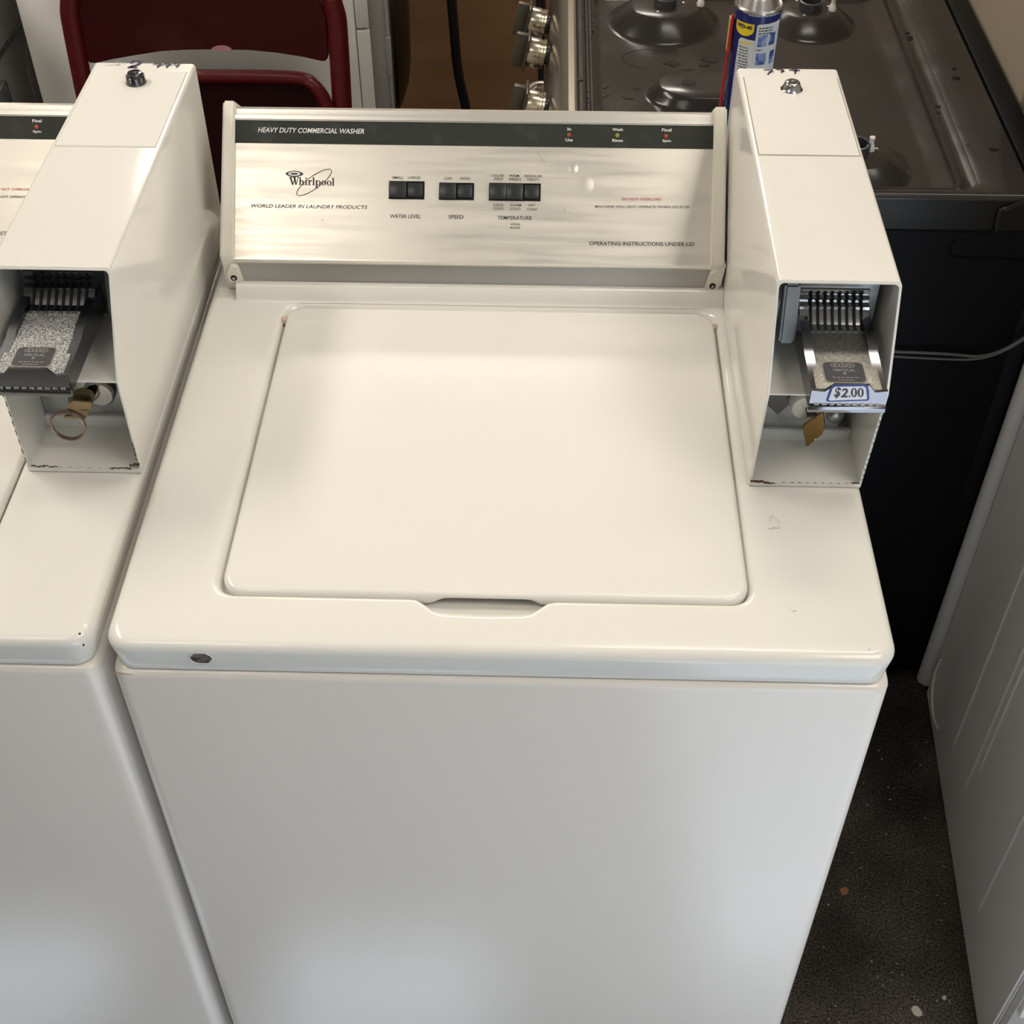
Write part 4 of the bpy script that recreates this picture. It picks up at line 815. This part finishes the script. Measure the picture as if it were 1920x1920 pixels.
# ------------------------------------------------------------------ white front loader seen from its side
def front_loader():
    a = math.radians(7.2); P0 = on(745, 205, 'y', 1.65)
    t = thing('front_load_washer', 'white front-load machine behind the folded chair, black door to the right', 'washing machine', (P0.x, 1.65, -H), a)
    # local frame: x<0 towards the machine's back, front at x=0, depth along y
    R = Matrix.Rotation(a, 3, 'Z'); nrm = R @ V((0, -1, 0)); B = V((P0.x, 1.65, 0))
    def loc(px, py): p = R.inverted() @ (onp(px, py, B, nrm)-B); return p
    xb = loc(60, 120).x; x1 = loc(672, 100).x; x2 = loc(698, 120).x; x3 = loc(729, 120).x; x4 = 0.0
    Wd = .62; zt = .06
    def f(name, bm, m, par, **k):   # local build (z absolute rel)
        for v in bm.verts: v.co.z += H
        return fin(name, bm, m, par, local=True, **k)
    bm = bmesh.new(); box(bm, xb, x1-.001, 0, Wd, -H+.01, zt, .006, 2); f('cabinet', bm, 'appwhite', t)
    zd = loc(685, 57).z
    bm = bmesh.new(); prism(bm, [V((x1, y, 0)) for y in (0,)] and [V((x1, 0, zd-.002)), V((x2, .004, zd-.002)), V((x2, .004, -H+.03)), V((x1, 0, -H+.03))], (0, Wd-.004, 0)); f('front_frame', bm, 'appwhite', t, smooth=0)
    bm = bmesh.new(); box(bm, x1, x2, .001, Wd-.001, zd+.003, zt-.03, .003, 2); dr = f('detergent_drawer', bm, 'appwhite', t)
    bm = bmesh.new(); box(bm, x2-.002, x3, .010, Wd-.01, -H+.03, zt-.01, .008, 3); f('bezel', bm, 'appgrey', t)
    bm = bmesh.new(); box(bm, x3-.002, x3+.006, .012, Wd-.012, -H+.04, zt-.02, .003, 2); zl = loc(728, 110).z; box(bm, x3-.003, x3+.0065, .010, .02, zl-.04, zl+.035, .001, 1); f('front_edge', bm, 'appgrey', t)
    bm = bmesh.new(); box(bm, x3+.004, x4, .03, Wd-.03, -H+.05, zt-.04, .004, 2); f('door_surround', bm, 'blued', t)
    zc = loc(770, 100).z-.05
    bm = bmesh.new(); lathe(bm, V((x4, .31, zc)), [(.200, 0), (.200, .006), (.185, .014), (.15, .028), (.10, .036), (.02, .039)], 48, (1, 0, 0)); f('door', bm, 'blackgloss', t)
front_loader()

# ------------------------------------------------------------------ dark grey appliance at the far left
def dark_appliance():
    xf = -.66; t = thing('appliance', 'dark grey appliance at the top left corner beyond the left washer', 'appliance', (xf-.3, 1.60, -H))
    bm = bmesh.new(); box(bm, xf-.62, xf, 1.27, 1.93, -H+.01, .06, .008, 2); f = fin('body', bm, 'darkapp', t)
    z0 = on(0, 95, 'x', xf).z; bm = bmesh.new(); box(bm, xf-.002, xf+.006, 1.28, 1.92, z0-.008, z0+.002, .002, 1); fin('seam_trim', bm, 'galv', t)
    bm = bmesh.new(); box(bm, xf-.001, xf+.012, 1.28, 1.92, z0+.010, .05, .004, 2); fin('control_fascia', bm, 'darkapp', t)
    bm = bmesh.new(); c = on(75, 150, 'x', xf); lathe(bm, V((xf, c.y+.10, c.z)), [(.155, 0), (.155, .004), (.15, .006)], 40, (1, 0, 0)); fin('door_ring', bm, 'appgrey', t)
    bm = bmesh.new(); h0 = on(4, 150, 'x', xf+.01); box(bm, xf-.001, xf+.018, h0.y-.05, h0.y+.004, h0.z-.20, h0.z, .004, 2); fin('handle', bm, 'galv', t)
dark_appliance()

# ------------------------------------------------------------------ grey refrigerator on the right
def fridge():
    t = thing('refrigerator', 'grey refrigerator at the right edge, ribbed side and rounded door edge', 'refrigerator', (1.28, .39, -H))
    P, Q = V((.9946, .6711, 0)), V((.9577, .1213, 0)); d = (P-Q).normalized(); n = V((-d.y, d.x, 0))     # n points left (towards the aisle)
    if n.x > 0: n = -n
    def pt(s, o, z): p = P-d*s+n*o; return V((p.x, p.y, z))           # s from the far end towards the camera
    zt = .80; wd = .66
    Lb = (P-Q).length+.034
    bm = bmesh.new(); ol = [pt(-.005, .003, 0), pt(Lb, .003, 0), pt(Lb, -wd, 0), pt(-.005, -wd, 0)]
    prism(bm, [p+V((0, 0, -H+.003)) for p in ol], (0, 0, zt+H-.003)); bmesh.ops.recalc_face_normals(bm, faces=bm.faces); bmesh.ops.bevel(bm, geom=list(bm.edges), offset=.003, segments=2, affect='EDGES'); body = fin('cabinet', bm, 'fridge', t)
    for s in (.05, Lb-.05):
        for o in (-.06, -wd+.06): bm = bmesh.new(); lathe(bm, pt(s, o, -H), [(.02, 0), (.02, .005)], 12); fin('foot', bm, 'black', t)
    # embossed ribs on the side sheet
    for (p0, p1) in (((1908, 1140), (1781, 1398)), ((1925, 1225), (1810, 1480)), ((1925, 1250), (1838, 1452)), ((1925, 1560), (1834, 1692))):
        a = onp(*p0, P, n); b = onp(*p1, P, n); y = (a+b)/2
        bm = bmesh.new(); tube(bm, [V((y.x, y.y, .70))+n*.0018, V((y.x, y.y, b.z+.03))+n*.0018, V((y.x, y.y, b.z))-n*.0004], .0033, 8); fin('rib', bm, 'fridge', body)
    # door at the far end: rounded vertical edge, gap to the cabinet
    bm = bmesh.new(); c0 = on(1731, 1283, 'y', .685); zb = c0.z+.002
    lo = []
    prof = []
    for k in range(9): a_ = PI*.5+PI*k/8; prof.append((.020+.018*-1*0, 0))
    sec = []
    for k in range(13): an = -.5*PI+PI*k/12; sec.append((-.0195+.012*math.sin(an), .006+.014*math.cos(an)))
    sec2 = [pt(s, o, 0) for s, o in sec]+[pt(-.0075, -wd, 0), pt(-.0315, -wd, 0)]
    for ins, z in ((.004, zb), (.0015, zb+.002), (0, zb+.006)):
        c = sum(sec2, V())/len(sec2); lo.append([V((p.x, p.y, z))+(c-p).normalized()*ins for p in sec2])
    lo.append([V((p.x, p.y, zt)) for p in sec2]); bridge(bm, lo, True, True, True); fin('door', bm, 'fridgedoor', t)
    # lighter rear panel at the near end
    bm = bmesh.new(); prism(bm, [pt(Lb+.0015, -.002, -H+.03), pt(Lb+.012, -.004, -H+.03), pt(Lb+.03, -.03, -H+.03), pt(Lb+.03, -wd, -H+.03), pt(Lb+.0015, -wd, -H+.03)], (0, 0, zt+H-.03)); fin('rear_panel', bm, 'fridgedoor', t, smooth=20)
    bm = bmesh.new(); a = onp(1916, 1848, P, n); p_ = pt(Lb+.018, -.010, a.z-.02); box(bm, p_.x-.004, p_.x+.004, p_.y-.004, p_.y+.004, p_.z-.03, p_.z+.015, .001, 1); fin('clip', bm, 'cream_tone', t)
    # thin cream arc low on the side sheet
    arc = [(1764, 1238), (1757, 1252), (1751.5, 1272), (1748.5, 1295), (1748, 1318), (1750, 1340), (1754, 1356), (1758.5, 1365)]
    bm = bmesh.new(); tube(bm, smooth_path([onp(*p, P+n*.005, n) for p in arc], 4), .0017, 8); tag(fin('cord', bm, 'cream_tone'), 'thin cream cord running down the side of the grey refrigerator near the floor', 'cord')
fridge()

# ------------------------------------------------------------------ cardboard box, hose, cable, flakes
def rest():
    t = thing('cardboard_box', 'large brown cardboard box beyond the black stove', 'box', (.50, 2.55, -H))
    bm = bmesh.new(); box(bm, -.02, 1.0 - .05, 2.30, 2.85, -H, -.30, .004, 1); cb = fin('carton', bm, 'cardboard', t, smooth=0)
    bm = bmesh.new(); ribbon(bm, [on(*p, 'y', 2.30) for p in ((770, 114), (790, 117), (806, 120.5))], [.003, .002, .003], (0, -1, 0), .001); ribbon(bm, [on(*p, 'y', 2.30) for p in ((806, 120.5), (822, 119.5), (832, 120), (841, 123))], [.004, .009, .008, .001], (0, -1, 0), .001); fin('torn_patch', bm, 'tear', cb, smooth=0, normals=False)
    bm = bmesh.new(); pts = [on(842, -60, 'y', 1.75)]+[on(px, py, 'y', 1.75+(py/205)*.06) for px, py in ((847, 0), (852, 60), (856, 110), (862, 150), (870, 185), (880, 225))]
    e = pts[-1]; pts += [e+V((.03, .0, -.10)), e+V((.05, -.02, -.25)), V((e.x+.06, e.y-.03, -H+.012)), V((e.x+.25, e.y-.05, -H+.012))]
    s = pts[0]; pts = [V((s.x+.02, s.y+.02, s.z+.10)), V((s.x+.10, s.y+.04, s.z+.14)), V((s.x+.16, s.y+.04, s.z+.05)), V((s.x+.19, s.y+.04, -H+.012))][::-1]+pts
    tube(bm, smooth_path(pts, 6), .0095, 12); tag(fin('hose', bm, 'rubber'), 'black rubber hose hanging in front of the brown cardboard box', 'hose')
    bm = bmesh.new(); pts = [on(px, py, 'y', .694) for px, py in ((1600, 657), (1660, 659), (1720, 661), (1780, 664), (1830, 668), (1862, 663), (1895, 649), (1930, 627))]
    tube(bm, smooth_path(pts, 5), .0019, 8); pts2 = [on(px, py, 'y', .692) for px, py in ((1600, 665), (1660, 667.5), (1720, 671), (1790, 674), (1830, 673), (1862, 666), (1895, 651.5), (1930, 630))]; tube(bm, smooth_path(pts2, 5), .0015, 8)
    tag(fin('cable', bm, 'cable'), 'thin grey twin cable slung across the black stove side panel', 'cable')
    for nm_, px, py, sz, mm, lb in (('flake', 1718, 1897, .010, 'flake', 'pale chip lying on the black carpet at the bottom of the picture'), ('flake', 1583, 1671, .009, 'leaf', 'orange-brown chip lying on the black carpet beside the washer'), ('flake', 1770, 1872, .004, 'flake', 'tiny white crumb on the black carpet beside the grey refrigerator')):
        c = on(px, py, 'z', -H+.0015); bm = bmesh.new(); rd = random.Random(px)
        prism(bm, [c+V((sz*math.cos(a)*rd.uniform(.5, 1), sz*math.sin(a)*rd.uniform(.5, 1), 0)) for a in [2*PI*i/9 for i in range(9)]], (0, 0, .0015)); tag(fin(nm_, bm, mm, smooth=0), lb, 'debris')
rest()
